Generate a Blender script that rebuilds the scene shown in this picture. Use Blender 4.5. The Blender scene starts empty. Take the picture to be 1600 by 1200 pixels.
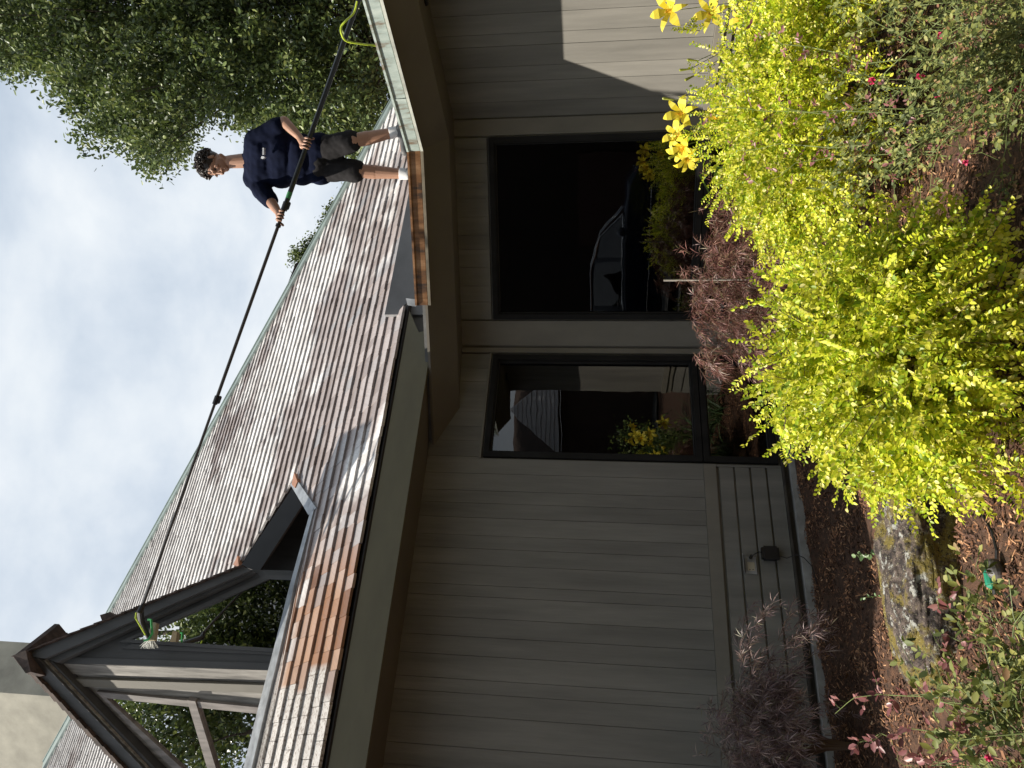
import bpy, math, random
import numpy as np
from mathutils import Vector, Matrix
S = bpy.context.scene
rng = np.random.default_rng(7); random.seed(7)
V3 = lambda *a: np.array(a, float)
# ------------------------------------------------------------------ camera, sky, sun
H = 1.45                                     # eye height over the mulch bed
EYE = V3(0, 0, H)
FPX = 1131.6                                 # focal length in pixels of the 1600 px wide photograph
CF, CU, CR = V3(0, .99196703, .12649665), V3(-.01227425, -.12648712, .99189231), V3(.99992467, -.00155265, .01217565)
cam = bpy.data.cameras.new('camera'); co = bpy.data.objects.new('camera', cam); S.collection.objects.link(co)
co.matrix_world = Matrix(((-CU[0], CR[0], -CF[0], 0), (-CU[1], CR[1], -CF[1], 0), (-CU[2], CR[2], -CF[2], H), (0, 0, 0, 1)))
cam.sensor_width = 36; cam.sensor_fit = 'HORIZONTAL'; cam.lens = 36 * FPX / 1600; cam.clip_end = 600
S.camera = co
SUN = V3(-.72, -.16, 1.045); SUN /= np.linalg.norm(SUN)
sl = bpy.data.lights.new('sun', 'SUN'); sl.energy = 5.0; sl.angle = math.radians(.55); sl.color = (1, .93, .82)
so = bpy.data.objects.new('sun', sl); S.collection.objects.link(so)
so.rotation_euler = Vector(SUN).to_track_quat('Z', 'Y').to_euler()
w = bpy.data.worlds.new('World'); S.world = w; w.use_nodes = True
nt = w.node_tree; nt.nodes.clear()
def N_(nt, t, **k):
    n = nt.nodes.new(t)
    for a, b in k.items(): setattr(n, a, b)
    return n
sky = N_(nt, 'ShaderNodeTexSky', sky_type='NISHITA', sun_disc=False)
sky.sun_elevation = math.asin(SUN[2]); sky.sun_rotation = math.atan2(SUN[0], SUN[1])
b1 = N_(nt, 'ShaderNodeBackground'); b1.inputs[1].default_value = .07
nt.links.new(sky.outputs[0], b1.inputs[0])
tc = N_(nt, 'ShaderNodeTexCoord')
mp = N_(nt, 'ShaderNodeMapping'); mp.inputs['Scale'].default_value = (1.0, 1.0, 1.7)
nt.links.new(tc.outputs['Generated'], mp.inputs[0])
nz = N_(nt, 'ShaderNodeTexNoise'); nz.inputs['Scale'].default_value = 2.6; nz.inputs['Detail'].default_value = 7; nz.inputs['Roughness'].default_value = .55; nz.inputs['Distortion'].default_value = .15
nt.links.new(mp.outputs[0], nz.inputs[0])
cr = N_(nt, 'ShaderNodeValToRGB'); e = cr.color_ramp.elements
e[0].position = .33; e[0].color = (.37, .45, .55, 1); e[1].position = .67; e[1].color = (.74, .77, .79, 1)
x_ = e.new(.5); x_.color = (.55, .61, .68, 1)
nt.links.new(nz.outputs[0], cr.inputs[0])
b2 = N_(nt, 'ShaderNodeBackground'); b2.inputs[1].default_value = .78
nt.links.new(cr.outputs[0], b2.inputs[0])
cr2 = N_(nt, 'ShaderNodeValToRGB'); e = cr2.color_ramp.elements; e[0].position = .25; e[0].color = (.85,)*3 + (1,); e[1].position = .55; e[1].color = (.97,)*3 + (1,)
nt.links.new(nz.outputs[0], cr2.inputs[0])
mx = N_(nt, 'ShaderNodeMixShader'); nt.links.new(cr2.outputs[0], mx.inputs[0]); nt.links.new(b1.outputs[0], mx.inputs[1]); nt.links.new(b2.outputs[0], mx.inputs[2])
wo = N_(nt, 'ShaderNodeOutputWorld'); nt.links.new(mx.outputs[0], wo.inputs[0])
S.view_settings.view_transform = 'Standard'; S.view_settings.look = 'None'
S.view_settings.exposure = .75; S.view_settings.gamma = 1
S.cycles.max_bounces = 7; S.cycles.diffuse_bounces = 3; S.cycles.glossy_bounces = 4; S.cycles.transparent_max_bounces = 8

# ------------------------------------------------------------------ frames of the three walls
nA, tA = V3(-.502773, .864418, 0), V3(.864418, .502773, 0)
nB, tB = V3(.255722, .966750, 0), V3(.966750, -.255722, 0)
nC, tC = V3(.864418, .502773, 0), V3(.502773, -.864418, 0)
UZ = V3(0, 0, 1)
dA, dB, dC = 5.3, 6.183, 4.804
def fr(n, t, d):
    n, t = np.array(n), np.array(t)
    return lambda u, z, o=0.: t * u + n * (d - o) + UZ * (z + H)      # z is measured from eye level
WA, WB, WC = fr(nA, tA, dA), fr(nB, tB, dB), fr(nC, tC, dC)
def ray(x, y): return CF * FPX - CU * (x - 800) - CR * (y - 600)
def at(x, y, n, d):                          # the point of plane n.p = d (p from the eye's foot) on the line of sight of a photo pixel
    v = ray(x, y); return v * (d / (v @ n)) + EYE
def gnd(x, y, z=0.):
    v = ray(x, y); return v * ((z - H) / v[2]) + EYE
def meet(n1, d1, n2, d2):
    m = np.linalg.solve(np.array([n1[:2], n2[:2]]), [d1, d2]); return V3(m[0], m[1], 0)
cAB = meet(nA, dA, nB, dB); cBC = meet(nB, dB, nC, dC)

# ------------------------------------------------------------------ mesh helpers
def unit(a): a = np.asarray(a, float); return a/(np.linalg.norm(a, axis=-1, keepdims=True) + 1e-12)
class MB:
    def __init__(s): s.v = []; s.f = []; s.n = 0
    def add(s, vs, fs):
        vs = np.asarray(vs, float); s.v.append(vs); s.f += [tuple(i + s.n for i in f) for f in fs]; s.n += len(vs); return s
    def poly(s, pts): return s.add(pts, [tuple(range(len(pts)))])
    def prism(s, pts, d):                    # polygon given thickness by vector d
        pts = np.asarray(pts, float); n = len(pts); d = np.asarray(d, float)
        return s.add(np.vstack([pts, pts + d]), [tuple(range(n)), tuple(range(2*n-1, n-1, -1))] + [(i, i+n, (i+1) % n + n, (i+1) % n) for i in range(n)])
    def box(s, W, u0, u1, z0, z1, o0, o1):   # box in a wall's frame
        p = [W(u0, z0, o0), W(u1, z0, o0), W(u1, z1, o0), W(u0, z1, o0)]
        return s.prism(p, W(u0, z0, o1) - W(u0, z0, o0))
    def tube(s, pts, r, k=8, cap=True):
        pts = [np.asarray(p, float) for p in pts]; n = len(pts)
        r = [r]*n if np.isscalar(r) else r
        vs = []; a = None
        for i, p in enumerate(pts):
            t = pts[min(i+1, n-1)] - pts[max(i-1, 0)]; t = t / (np.linalg.norm(t) + 1e-12)
            if a is None: a = np.cross(t, V3(.3, .2, .93)); 
            a = a - t * (a @ t); a /= np.linalg.norm(a) + 1e-12; b = np.cross(t, a)
            for j in range(k):
                g = 2*math.pi*j/k; vs.append(p + r[i]*(a*math.cos(g) + b*math.sin(g)))
        fs = [(i*k+j, i*k+(j+1) % k, (i+1)*k+(j+1) % k, (i+1)*k+j) for i in range(n-1) for j in range(k)]
        if cap: fs += [tuple(range(k-1, -1, -1)), tuple(range((n-1)*k, n*k))]
        return s.add(vs, fs)
    def ball(s, c, r, ax=None, k=12, m=8):   # ellipsoid, r = (rx, ry, rz) along the rows of ax
        r = np.array([r]*3 if np.isscalar(r) else r, float); ax = np.eye(3) if ax is None else np.array(ax)
        vs = [[0, 0, 1]]
        for i in range(1, m):
            for j in range(k):
                a, b = math.pi*i/m, 2*math.pi*j/k; vs.append([math.sin(a)*math.cos(b), math.sin(a)*math.sin(b), math.cos(a)])
        vs.append([0, 0, -1]); vs = (np.array(vs) * r) @ ax + np.asarray(c)
        fs = [(0, 1+j, 1+(j+1) % k) for j in range(k)]
        for i in range(m-2):
            fs += [(1+i*k+j, 1+(i+1)*k+j, 1+(i+1)*k+(j+1) % k, 1+i*k+(j+1) % k) for j in range(k)]
        q = 1+(m-2)*k; fs += [(q+j, len(vs)-1, q+(j+1) % k) for j in range(k)]
        return s.add(vs, fs)
    def cap(s, a, b, ra, rb, k=14):          # tapered capsule
        a, b = np.asarray(a, float), np.asarray(b, float); t = (b-a); L = np.linalg.norm(t); t /= L + 1e-9
        P, R = [], []
        for g in np.linspace(0, math.pi/2, 5)[:-1]: P.append(a - t*ra*math.cos(g)); R.append(max(ra*math.sin(g), 1e-4))
        P.append(a); R.append(ra); P.append(b); R.append(rb)
        for g in np.linspace(math.pi/2, 0, 5)[1:]: P.append(b + t*rb*math.cos(g)); R.append(max(rb*math.sin(g), 1e-4))
        return s.tube(P, R, k)
    def build(s, name, m, parent=None, smooth=False):
        me = bpy.data.meshes.new(name)
        V = np.vstack(s.v) if s.v else np.zeros((0, 3))
        me.from_pydata(V.tolist(), [], s.f); me.materials.append(m)
        if smooth: me.polygons.foreach_set('use_smooth', [True]*len(me.polygons))
        me.update()
        o = bpy.data.objects.new(name, me); S.collection.objects.link(o)
        if parent is not None: o.parent = parent; o.matrix_parent_inverse = Matrix.Translation(parent.location).inverted() if parent.type == 'EMPTY' else Matrix()
        return o
def quadmesh(name, V, nq, m, parent=None, F=None):
    """V (n, nq, 3) separate faces; F = face index patterns inside one island"""
    n = V.shape[0]; k = V.shape[1]
    F = F or [tuple(range(k))]
    me = bpy.data.meshes.new(name); me.vertices.add(n*k); me.vertices.foreach_set('co', V.reshape(-1).astype('f4'))
    lens = [len(f) for f in F]; pat = np.concatenate([np.array(f) for f in F])
    loops = (np.arange(n)[:, None]*k + pat[None]).reshape(-1).astype('i4')
    me.loops.add(len(loops)); me.loops.foreach_set('vertex_index', loops)
    me.polygons.add(n*len(F)); ls = np.concatenate([[0], np.cumsum(np.tile(lens, n))[:-1]]).astype('i4')
    me.polygons.foreach_set('loop_start', ls)
    me.update(calc_edges=True); me.materials.append(m)
    o = bpy.data.objects.new(name, me); S.collection.objects.link(o)
    if parent is not None: o.parent = parent; o.matrix_parent_inverse = Matrix.Translation(parent.location).inverted() if parent.type == 'EMPTY' else Matrix()
    return o
def tag(o, label=None, cat=None, group=None, kind=None):
    for k, v in (('label', label), ('category', cat), ('group', group), ('kind', kind)):
        if v: o[k] = v
    return o
def empty(name, loc, label, cat, group=None):
    o = bpy.data.objects.new(name, None); S.collection.objects.link(o); o.location = Vector(loc); o.empty_display_size = .1
    return tag(o, label, cat, group)

# ------------------------------------------------------------------ materials
def mat(name, col, rough=.6, var=.12, isl=.0, scale=(6, 6, 6), bump=.0, bscale=40, col2=None, spec=.5, metal=0., bdist=.003):
    m = bpy.data.materials.new(name); m.use_nodes = True; t = m.node_tree; bs = t.nodes['Principled BSDF']
    bs.inputs['Roughness'].default_value = rough; bs.inputs['Metallic'].default_value = metal
    bs.inputs['Specular IOR Level'].default_value = spec
    g = N_(t, 'ShaderNodeNewGeometry'); mp = N_(t, 'ShaderNodeMapping'); mp.inputs['Scale'].default_value = scale
    t.links.new(g.outputs['Position'], mp.inputs[0])
    n = N_(t, 'ShaderNodeTexNoise'); n.inputs['Scale'].default_value = 1; n.inputs['Detail'].default_value = 6; n.inputs['Roughness'].default_value = .6
    t.links.new(mp.outputs[0], n.inputs[0])
    mixc = N_(t, 'ShaderNodeMix', data_type='RGBA'); c2 = col2 or tuple(c*(1-2.2*var) for c in col)
    mixc.inputs[6].default_value = (*c2, 1); mixc.inputs[7].default_value = (*tuple(c*(1+var) for c in col), 1)
    mr = N_(t, 'ShaderNodeMapRange'); mr.inputs[1].default_value = .3; mr.inputs[2].default_value = .7
    t.links.new(n.outputs[0], mr.inputs[0]); t.links.new(mr.outputs[0], mixc.inputs[0])
    out = mixc.outputs[2]
    if isl:
        h = N_(t, 'ShaderNodeHueSaturation'); mr2 = N_(t, 'ShaderNodeMapRange'); mr2.inputs[3].default_value = 1-isl; mr2.inputs[4].default_value = 1+isl
        t.links.new(g.outputs['Random Per Island'], mr2.inputs[0]); t.links.new(mr2.outputs[0], h.inputs['Value']); t.links.new(out, h.inputs['Color']); out = h.outputs[0]
    t.links.new(out, bs.inputs['Base Color'])
    if bump:
        n2 = N_(t, 'ShaderNodeTexNoise'); n2.inputs['Scale'].default_value = bscale; n2.inputs['Detail'].default_value = 5; t.links.new(mp.outputs[0], n2.inputs[0])
        if True: n2.inputs['Scale'].default_value = bscale/ max(scale)
        b = N_(t, 'ShaderNodeBump'); b.inputs['Strength'].default_value = bump; b.inputs['Distance'].default_value = bdist
        t.links.new(n2.outputs[0], b.inputs['Height']); t.links.new(b.outputs[0], bs.inputs['Normal'])
    return m
def leafmat(name, cols, rough=.5, trans=.35, pos=None):
    m = bpy.data.materials.new(name); m.use_nodes = True; t = m.node_tree; bs = t.nodes['Principled BSDF']
    g = N_(t, 'ShaderNodeNewGeometry'); r = N_(t, 'ShaderNodeValToRGB'); r.color_ramp.interpolation = 'LINEAR'
    el = r.color_ramp.elements
    while len(el) > 1: el.remove(el[-1])
    for i, (p, c) in enumerate(cols):
        x = el[0] if i == 0 else el.new(p)
        x.position = p; x.color = (*c, 1)
    t.links.new(g.outputs['Random Per Island'], r.inputs[0])
    n = N_(t, 'ShaderNodeTexNoise'); n.inputs['Scale'].default_value = 3.5 if pos is None else pos
    t.links.new(g.outputs['Position'], n.inputs[0])
    mr = N_(t, 'ShaderNodeMapRange'); mr.inputs[1].default_value = .3; mr.inputs[2].default_value = .7; mr.inputs[3].default_value = .75; mr.inputs[4].default_value = 1.2
    t.links.new(n.outputs[0], mr.inputs[0])
    h = N_(t, 'ShaderNodeHueSaturation'); t.links.new(mr.outputs[0], h.inputs['Value']); t.links.new(r.outputs[0], h.inputs['Color'])
    t.links.new(h.outputs[0], bs.inputs['Base Color']); bs.inputs['Roughness'].default_value = rough
    tr = N_(t, 'ShaderNodeBsdfTranslucent'); t.links.new(h.outputs[0], tr.inputs[0])
    mx = N_(t, 'ShaderNodeMixShader'); mx.inputs[0].default_value = trans
    t.links.new(bs.outputs[0], mx.inputs[1]); t.links.new(tr.outputs[0], mx.inputs[2])
    t.links.new(mx.outputs[0], t.nodes['Material Output'].inputs[0])
    return m
PAINT = mat('grey_painted_cedar', (.194, .184, .161), .75, .13, .07, (9, 9, .9), .5, 60)
PAINT2 = mat('grey_painted_trim', (.19, .174, .142), .7, .08, .0, (5, 5, 2), .25, 40)
SOFF = mat('brown_grey_soffit_paint', (.13, .115, .09), .7, .09, .05, (1.5, 1.5, 1.5), .2, 30)
FASC = mat('olive_grey_fascia_paint', (.15, .137, .088), .65, .07, 0, (2, 2, 6), .2, 30)
FRAME = mat('black_brown_window_frame', (.016, .015, .014), .7, .2, 0, (8, 8, 3), .15, 60, spec=.2)
BRZ = mat('weathered_bronze_frame', (.26, .23, .21), .4, .25, 0, (20, 20, 3), .2, 60)
DARKW = mat('shade_dark_slate_paint', (.075, .075, .075), .6, .15, .05, (9, 9, 1), .3, 50)  # slate boards; also the dormer's shaded face, its shade put into the colour
LITW = mat('sunlit_weathered_cedar', (.30, .28, .25), .75, .3, .05, (30, 30, 2.5), .6, 80)  # dormer's sunward cedar, paler than its twin face: sunlight put into the colour
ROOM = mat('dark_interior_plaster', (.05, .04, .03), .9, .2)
CONC = mat('grey_concrete', (.33, .32, .30), .85, .18, 0, (7, 7, 7), .4, 60)
STUC = mat('beige_chimney_stucco', (.40, .38, .31), .9, .12, 0, (2.5, 2.5, 2.5), .5, 90)
METAL = mat('grey_green_metal_cap', (.30, .36, .34), .45, .12, 0, (4, 4, 4), metal=.3)
SILV = mat('dull_lead_flashing', (.36, .38, .40), .45, .22, 0, (8, 8, 8), .2, 40, metal=.4)
COPR = mat('fresh_copper', (.52, .24, .13), .4, .2, 0, (8, 8, 8), metal=.5)
BLACK = mat('black_plastic', (.012, .012, .013), .45, .1)
GREYP = mat('grey_sheet_metal', (.20, .20, .205), .5, .12, 0, (3, 3, 3))

def glassmat(name, tint, refl=1.0, ior=1.62):
    m = bpy.data.materials.new(name); m.use_nodes = True; t = m.node_tree; t.nodes.clear()
    g = N_(t, 'ShaderNodeBsdfGlossy'); g.inputs['Roughness'].default_value = .004; g.inputs[0].default_value = (refl, refl, refl, 1)
    tr = N_(t, 'ShaderNodeBsdfTransparent'); tr.inputs[0].default_value = (*tint, 1)
    fn = N_(t, 'ShaderNodeFresnel'); fn.inputs[0].default_value = ior
    n = N_(t, 'ShaderNodeTexNoise'); n.inputs['Scale'].default_value = 2.2; geo = N_(t, 'ShaderNodeNewGeometry'); t.links.new(geo.outputs['Position'], n.inputs[0])
    b = N_(t, 'ShaderNodeBump'); b.inputs['Strength'].default_value = .25; b.inputs['Distance'].default_value = .004
    t.links.new(n.outputs[0], b.inputs['Height']); t.links.new(b.outputs[0], g.inputs['Normal'])
    mx = N_(t, 'ShaderNodeMixShader'); o = N_(t, 'ShaderNodeOutputMaterial')
    t.links.new(fn.outputs[0], mx.inputs[0]); t.links.new(tr.outputs[0], mx.inputs[1]); t.links.new(g.outputs[0], mx.inputs[2]); t.links.new(mx.outputs[0], o.inputs[0])
    return m
GLASS = glassmat('dark_window_glass', (.32, .34, .33))
GLASS2 = glassmat('dormer_window_glass', (.12, .15, .14), .8, 2.0)

def shinglemat():
    m = bpy.data.materials.new('wet_cedar_shingles'); m.use_nodes = True; t = m.node_tree; bs = t.nodes['Principled BSDF']; L = t.links.new
    g = N_(t, 'ShaderNodeNewGeometry')
    def ramp(src, cols, pos=None):
        r = N_(t, 'ShaderNodeValToRGB'); el = r.color_ramp.elements
        while len(el) > 1: el.remove(el[-1])
        for i, (p, c) in enumerate(cols):
            x = el[0] if i == 0 else el.new(p); x.position = p; x.color = (*c, 1) if len(c) == 3 else c
        L(src, r.inputs[0]); return r.outputs[0]
    def noise(sc, det=4, src=None, rough=.5):
        n = N_(t, 'ShaderNodeTexNoise'); n.inputs['Scale'].default_value = sc; n.inputs['Detail'].default_value = det; n.inputs['Roughness'].default_value = rough
        L(src or g.outputs['Position'], n.inputs[0]); return n.outputs[0]
    def math_(op, a, b=None, c=None):
        n = N_(t, 'ShaderNodeMath', operation=op)
        for i, x in enumerate((a, b, c)):
            if x is None: continue
            if isinstance(x, (int, float)): n.inputs[i].default_value = x
            else: L(x, n.inputs[i])
        return n.outputs[0]
    def mrange(src, a, b):
        n = N_(t, 'ShaderNodeMapRange'); n.inputs[1].default_value = a; n.inputs[2].default_value = b; L(src, n.inputs[0]); return n.outputs[0]
    def mixc(f, a, b):
        n = N_(t, 'ShaderNodeMix', data_type='RGBA')
        for i, x in ((0, f), (6, a), (7, b)):
            if isinstance(x, (int, float)): n.inputs[i].default_value = x
            elif isinstance(x, tuple): n.inputs[i].default_value = (*x, 1)
            else: L(x, n.inputs[i])
        return n.outputs[2]
    def dot(v):
        n = N_(t, 'ShaderNodeVectorMath', operation='DOT_PRODUCT'); n.inputs[1].default_value = tuple(v); L(g.outputs['Position'], n.inputs[0]); return n.outputs['Value']
    tt, nn = dot(tA), dot(nA)
    isl = g.outputs['Random Per Island']
    # stretched grain down the slope
    mp = N_(t, 'ShaderNodeMapping'); mp.inputs['Rotation'].default_value = (0, 0, math.atan2(nA[0], nA[1])); mp.inputs['Scale'].default_value = (60, 5, 5)
    L(g.outputs['Position'], mp.inputs[0]); grain = noise(1, 4, mp.outputs[0])
    dry = ramp(isl, [(0, (.50, .475, .46)), (.5, (.62, .60, .585)), (1, (.72, .70, .685))])
    wet = ramp(isl, [(0, (.24, .195, .18)), (.4, (.33, .28, .265)), (.75, (.41, .355, .34)), (1, (.29, .28, .285))])
    big = noise(.7, 5, rough=.6)
    wetm = mrange(math_('ADD', big, math_('MULTIPLY', mrange(nn, 8.5, 4.9), .13)), 0.565, .62)
    # near the eave, beside the washed strip, clean orange cedar
    edge = math_('ADD', tt, math_('MULTIPLY', math_('SUBTRACT', isl, .5), .34))
    washed = math_('MULTIPLY', math_('MULTIPLY', mrange(edge, .62, .68), mrange(edge, 1.75, 1.2)), mrange(math_('ADD', nn, math_('MULTIPLY', isl, .3)), 5.9, 5.6))
    unwashed = math_('MULTIPLY', mrange(edge, .68, .62), mrange(nn, 5.9, 5.6))
    orange = ramp(isl, [(0, (.14, .065, .035)), (.35, (.28, .145, .085)), (.7, (.40, .25, .17)), (1, (.27, .21, .19))])
    sp = noise(55, 3); speck = mrange(sp, .56, .6)
    lich = mixc(speck, (.50, .475, .45), (.24, .20, .17))
    c = mixc(wetm, dry, wet); c = mixc(washed, c, orange); c = mixc(unwashed, c, lich)
    c = mixc(math_('MULTIPLY', mrange(grain, .5, .75), .35), c, (.2, .15, .13))
    L(c, bs.inputs['Base Color'])
    wv = math_('MAXIMUM', wetm, washed)
    rgh = math_('ADD', .6, math_('MULTIPLY', wv, -.24)); L(rgh, bs.inputs['Roughness'])
    b = N_(t, 'ShaderNodeBump'); b.inputs['Strength'].default_value = .45; b.inputs['Distance'].default_value = .004; L(grain, b.inputs['Height']); L(b.outputs[0], bs.inputs['Normal'])
    return m
SHING = shinglemat()

def guttermat(name, a, b2, c3):
    m = bpy.data.materials.new(name); m.use_nodes = True; t = m.node_tree; bs = t.nodes['Principled BSDF']; L = t.links.new
    g = N_(t, 'ShaderNodeNewGeometry'); mp = N_(t, 'ShaderNodeMapping'); mp.inputs['Scale'].default_value = (9, 9, 2.2); L(g.outputs['Position'], mp.inputs[0])
    n = N_(t, 'ShaderNodeTexNoise'); n.inputs['Scale'].default_value = 1.5; n.inputs['Detail'].default_value = 7; n.inputs['Roughness'].default_value = .65; L(mp.outputs[0], n.inputs[0])
    r = N_(t, 'ShaderNodeValToRGB'); el = r.color_ramp.elements; el[0].position = .37; el[0].color = (*b2, 1); el[1].position = .50; el[1].color = (*a, 1); x = el.new(.7); x.color = (*c3, 1)
    L(n.outputs[0], r.inputs[0]); L(r.outputs[0], bs.inputs['Base Color']); bs.inputs['Roughness'].default_value = .5; bs.inputs['Metallic'].default_value = .15
    return m
VERD = guttermat('verdigris_copper', (.30, .36, .33), (.14, .08, .04), (.44, .49, .45))
RUST = guttermat('brown_stained_copper', (.19, .085, .03), (.05, .03, .02), (.36, .20, .10))

# ------------------------------------------------------------------ ground
g = MB(); n = 90
xs = np.concatenate([[-250, -80, -30], np.linspace(-9, 9, n), [30, 80, 250]]); ys = np.concatenate([[-250, -80, -20], np.linspace(-4, 9, n), [30, 80, 250]])
def gz(x, y):
    k = np.exp(-((x/8.)**2 + ((y-3)/6.)**2)**2)
    return k * (.022*np.sin(x*3.1+y*1.7) + .018*np.sin(x*7.3-y*5.1+1) + .012*np.sin(x*13+y*11))
X, Y = np.meshgrid(xs, ys, indexing='ij'); G = np.stack([X, Y, gz(X, Y)], -1).reshape(-1, 3); ny = len(ys)
g.add(G, [(i*ny+j, (i+1)*ny+j, (i+1)*ny+j+1, i*ny+j+1) for i in range(len(xs)-1) for j in range(ny-1)])
MULCH = mat('dark_bark_mulch', (.085, .040, .020), .9, .35, 0, (30, 30, 30), .8, 160, bdist=.01)
tag(g.build('ground', MULCH, smooth=True), kind='structure')
# asphalt drive behind the camera
d = MB(); d.poly([V3(-40, -1.0, .05), V3(-40, -60, .05), V3(40, -60, .05), V3(40, -1.0, .05)])
tag(d.build('driveway', mat('asphalt', (.055, .055, .055), .85, .2, 0, (9, 9, 9), .4, 200)), kind='structure')

# loose bark chips
def basis_rand(n):
    a = rng.normal(size=(n, 3)); a /= np.linalg.norm(a, axis=1)[:, None]
    b = rng.normal(size=(n, 3)); b -= a*(a*b).sum(1)[:, None]; b /= np.linalg.norm(b, axis=1)[:, None]
    return a, b
def chips():
    n = 110000
    x = rng.uniform(-3.3, 2.9, n); y = rng.uniform(2.2, 6.3, n); 
    p = np.stack([x, y, gz(x, y) + rng.uniform(0, .012, n)], 1)
    ok = (p @ nA < dA-.02) & (p @ nB < dB-.02) & (p @ nC < dC-.02); p = p[ok]; n = len(p)
    yaw = rng.uniform(0, 2*math.pi, n); tilt = rng.normal(0, .35, n)
    a = np.stack([np.cos(yaw)*np.cos(tilt), np.sin(yaw)*np.cos(tilt), np.sin(tilt)], 1)
    b = np.stack([-np.sin(yaw), np.cos(yaw), rng.normal(0, .45, n)], 1); b /= np.linalg.norm(b, axis=1)[:, None]
    L = rng.gamma(4, .0020, n)[:, None] + .004; W = rng.gamma(3, .0008, n)[:, None] + .001
    V = np.stack([p - a*L - b*W*.6, p + a*L*.8 - b*W, p + a*L + b*W*.5, p - a*L*.7 + b*W], 1)
    m = leafmat('bark_chips', [(0, (.04, .017, .009)), (.4, (.10, .042, .021)), (.72, (.21, .092, .040)), (.93, (.36, .185, .09)), (1, (.48, .30, .17))], .8, .0)
    tag(quadmesh('mulch_chips', V, 4, m), kind='stuff')
chips()

# ------------------------------------------------------------------ the house
house = empty('house', (0, 6, 0), 'grey cedar-sided house with steep shingle roof, dark windows and copper gutter', 'house')
def siding(name, W, seams, z0, z1, holes, m=PAINT, gap=.0028):
    s = MB(); thick = [rng.uniform(.0, .0025) for _ in seams]
    for i in range(len(seams)-1):
        u0, u1 = seams[i] + gap/2, seams[i+1] - gap/2
        cuts = [(z0, z1)]
        cu = sorted(set([u0, u1] + [h[k] for h in holes for k in (0, 1) if u0 < h[k] < u1]))
        for a, b in zip(cu[:-1], cu[1:]):
            segs = [(z0, z1)]
            for h in holes:
                if a >= h[0]-1e-6 and b <= h[1]+1e-6:
                    ns = []
                    for p, q in segs:
                        if h[2] > p: ns.append((p, min(q, h[2])))
                        if h[3] < q: ns.append((max(p, h[3]), q))
                    segs = [x for x in ns if x[1]-x[0] > .002]
            for p, q in segs: s.box(W, a, b, p, q, .0, .018 + thick[i])
    return s.build(name, m, house)
def hole_slab(W, u0, u1, z0, z1, holes, o0, o1):
    s = MB(); us = sorted(set([u0, u1] + [h[k] for h in holes for k in (0, 1)]))
    for a, b in zip(us[:-1], us[1:]):
        segs = [(z0, z1)]
        for h in holes:
            if a >= h[0]-1e-6 and b <= h[1]+1e-6:
                ns = []
                for p, q in segs:
                    if h[2] > p: ns.append((p, min(q, h[2])))
                    if h[3] < q: ns.append((max(p, h[3]), q))
                segs = [x for x in ns if x[1]-x[0] > .002]
        for p, q in segs: s.box(W, a, b, p, q, o0, o1)
    return s
tE = cAB @ tA; uE = cAB @ tB; uF = cBC @ tB; vF = cBC @ tC; vEnd = -2.25
GZ = -H                                        # ground in wall z
hA = [(2.39, 3.36, -1.33, .965)]
hB = [(-1.05, .45, .0-1.33, .965)]
# backing walls
wa = hole_slab(WA, -6, tE, GZ-.1, 1.62, hA, -.12, -.001).build('wall', PAINT2, house)
wb = hole_slab(WB, uE, uF, GZ-.1, 1.30, hB, -.12, -.001).build('wall', PAINT2, house)
wc = hole_slab(WC, vF, vEnd, GZ-.1, 1.30, [], -.12, -.001); wc.prism([WC(vEnd, GZ, -.001), WC(vEnd, GZ, -3), WC(vEnd, 1.3, -3), WC(vEnd, 1.3, -.001)], tC*.02)
wc = wc.build('wall', PAINT2, house)
sA = [-6]
while sA[-1] < .1: sA.append(sA[-1] + rng.choice([.14, .19]))
sA[-1] = .16
sA += [.29, .479, .62, .709, .865, .993, 1.123, 1.275, 1.358, 1.507, 1.632, 1.735, 1.876, 1.994, 2.098, 2.243, 2.39, 2.53, 2.66, 2.80, 2.95, 3.09, 3.225, 3.37]
siding('siding', WA, sA, -.765, 1.42, [(2.375, 3.38, -1.5, .98)])
siding('siding', WB, [-1.05+.0, -.9, -.76, -.6, -.45, -.33, -.18, -.03, .1, .25, .36, .45], .98, 1.26, [])
sC = [vF+.02, -3.93, -3.784, -3.60, -3.47, -3.30, -3.203, -3.05, -2.93, -2.78, -2.64, -2.5, -2.38, vEnd]
siding('siding', WC, sC, -.735, 1.26, [])
# trims
s = MB()
s.box(WA, 3.385, tE-.012, GZ, 1.30, .0, .030)                     # corner post on the left wall
s.box(WA, 2.375-.0, 3.38, .9805, .998, .0, .026)
s.build('trim', PAINT2, house)
s = MB(); s.box(WA, -6, 2.372, -.86, -.767, .0, .030); s.build('trim', PAINT2, house)
s = MB(); s.box(WB, uE+.032, -1.065, GZ, 1.25, 0, .022); s.build('trim', PAINT2, house)
s = MB(); s.box(WB, .465, uF-.02, GZ, 1.25, 0, .022); s.build('trim', PAINT2, house)
s = MB(); s.box(WC, vF+.03, vEnd, -.80, -.737, 0, .045); s.box(WC, vF+.03, vEnd, -.86, -.802, 0, .03)
s.build('trim', PAINT2, house)
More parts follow.
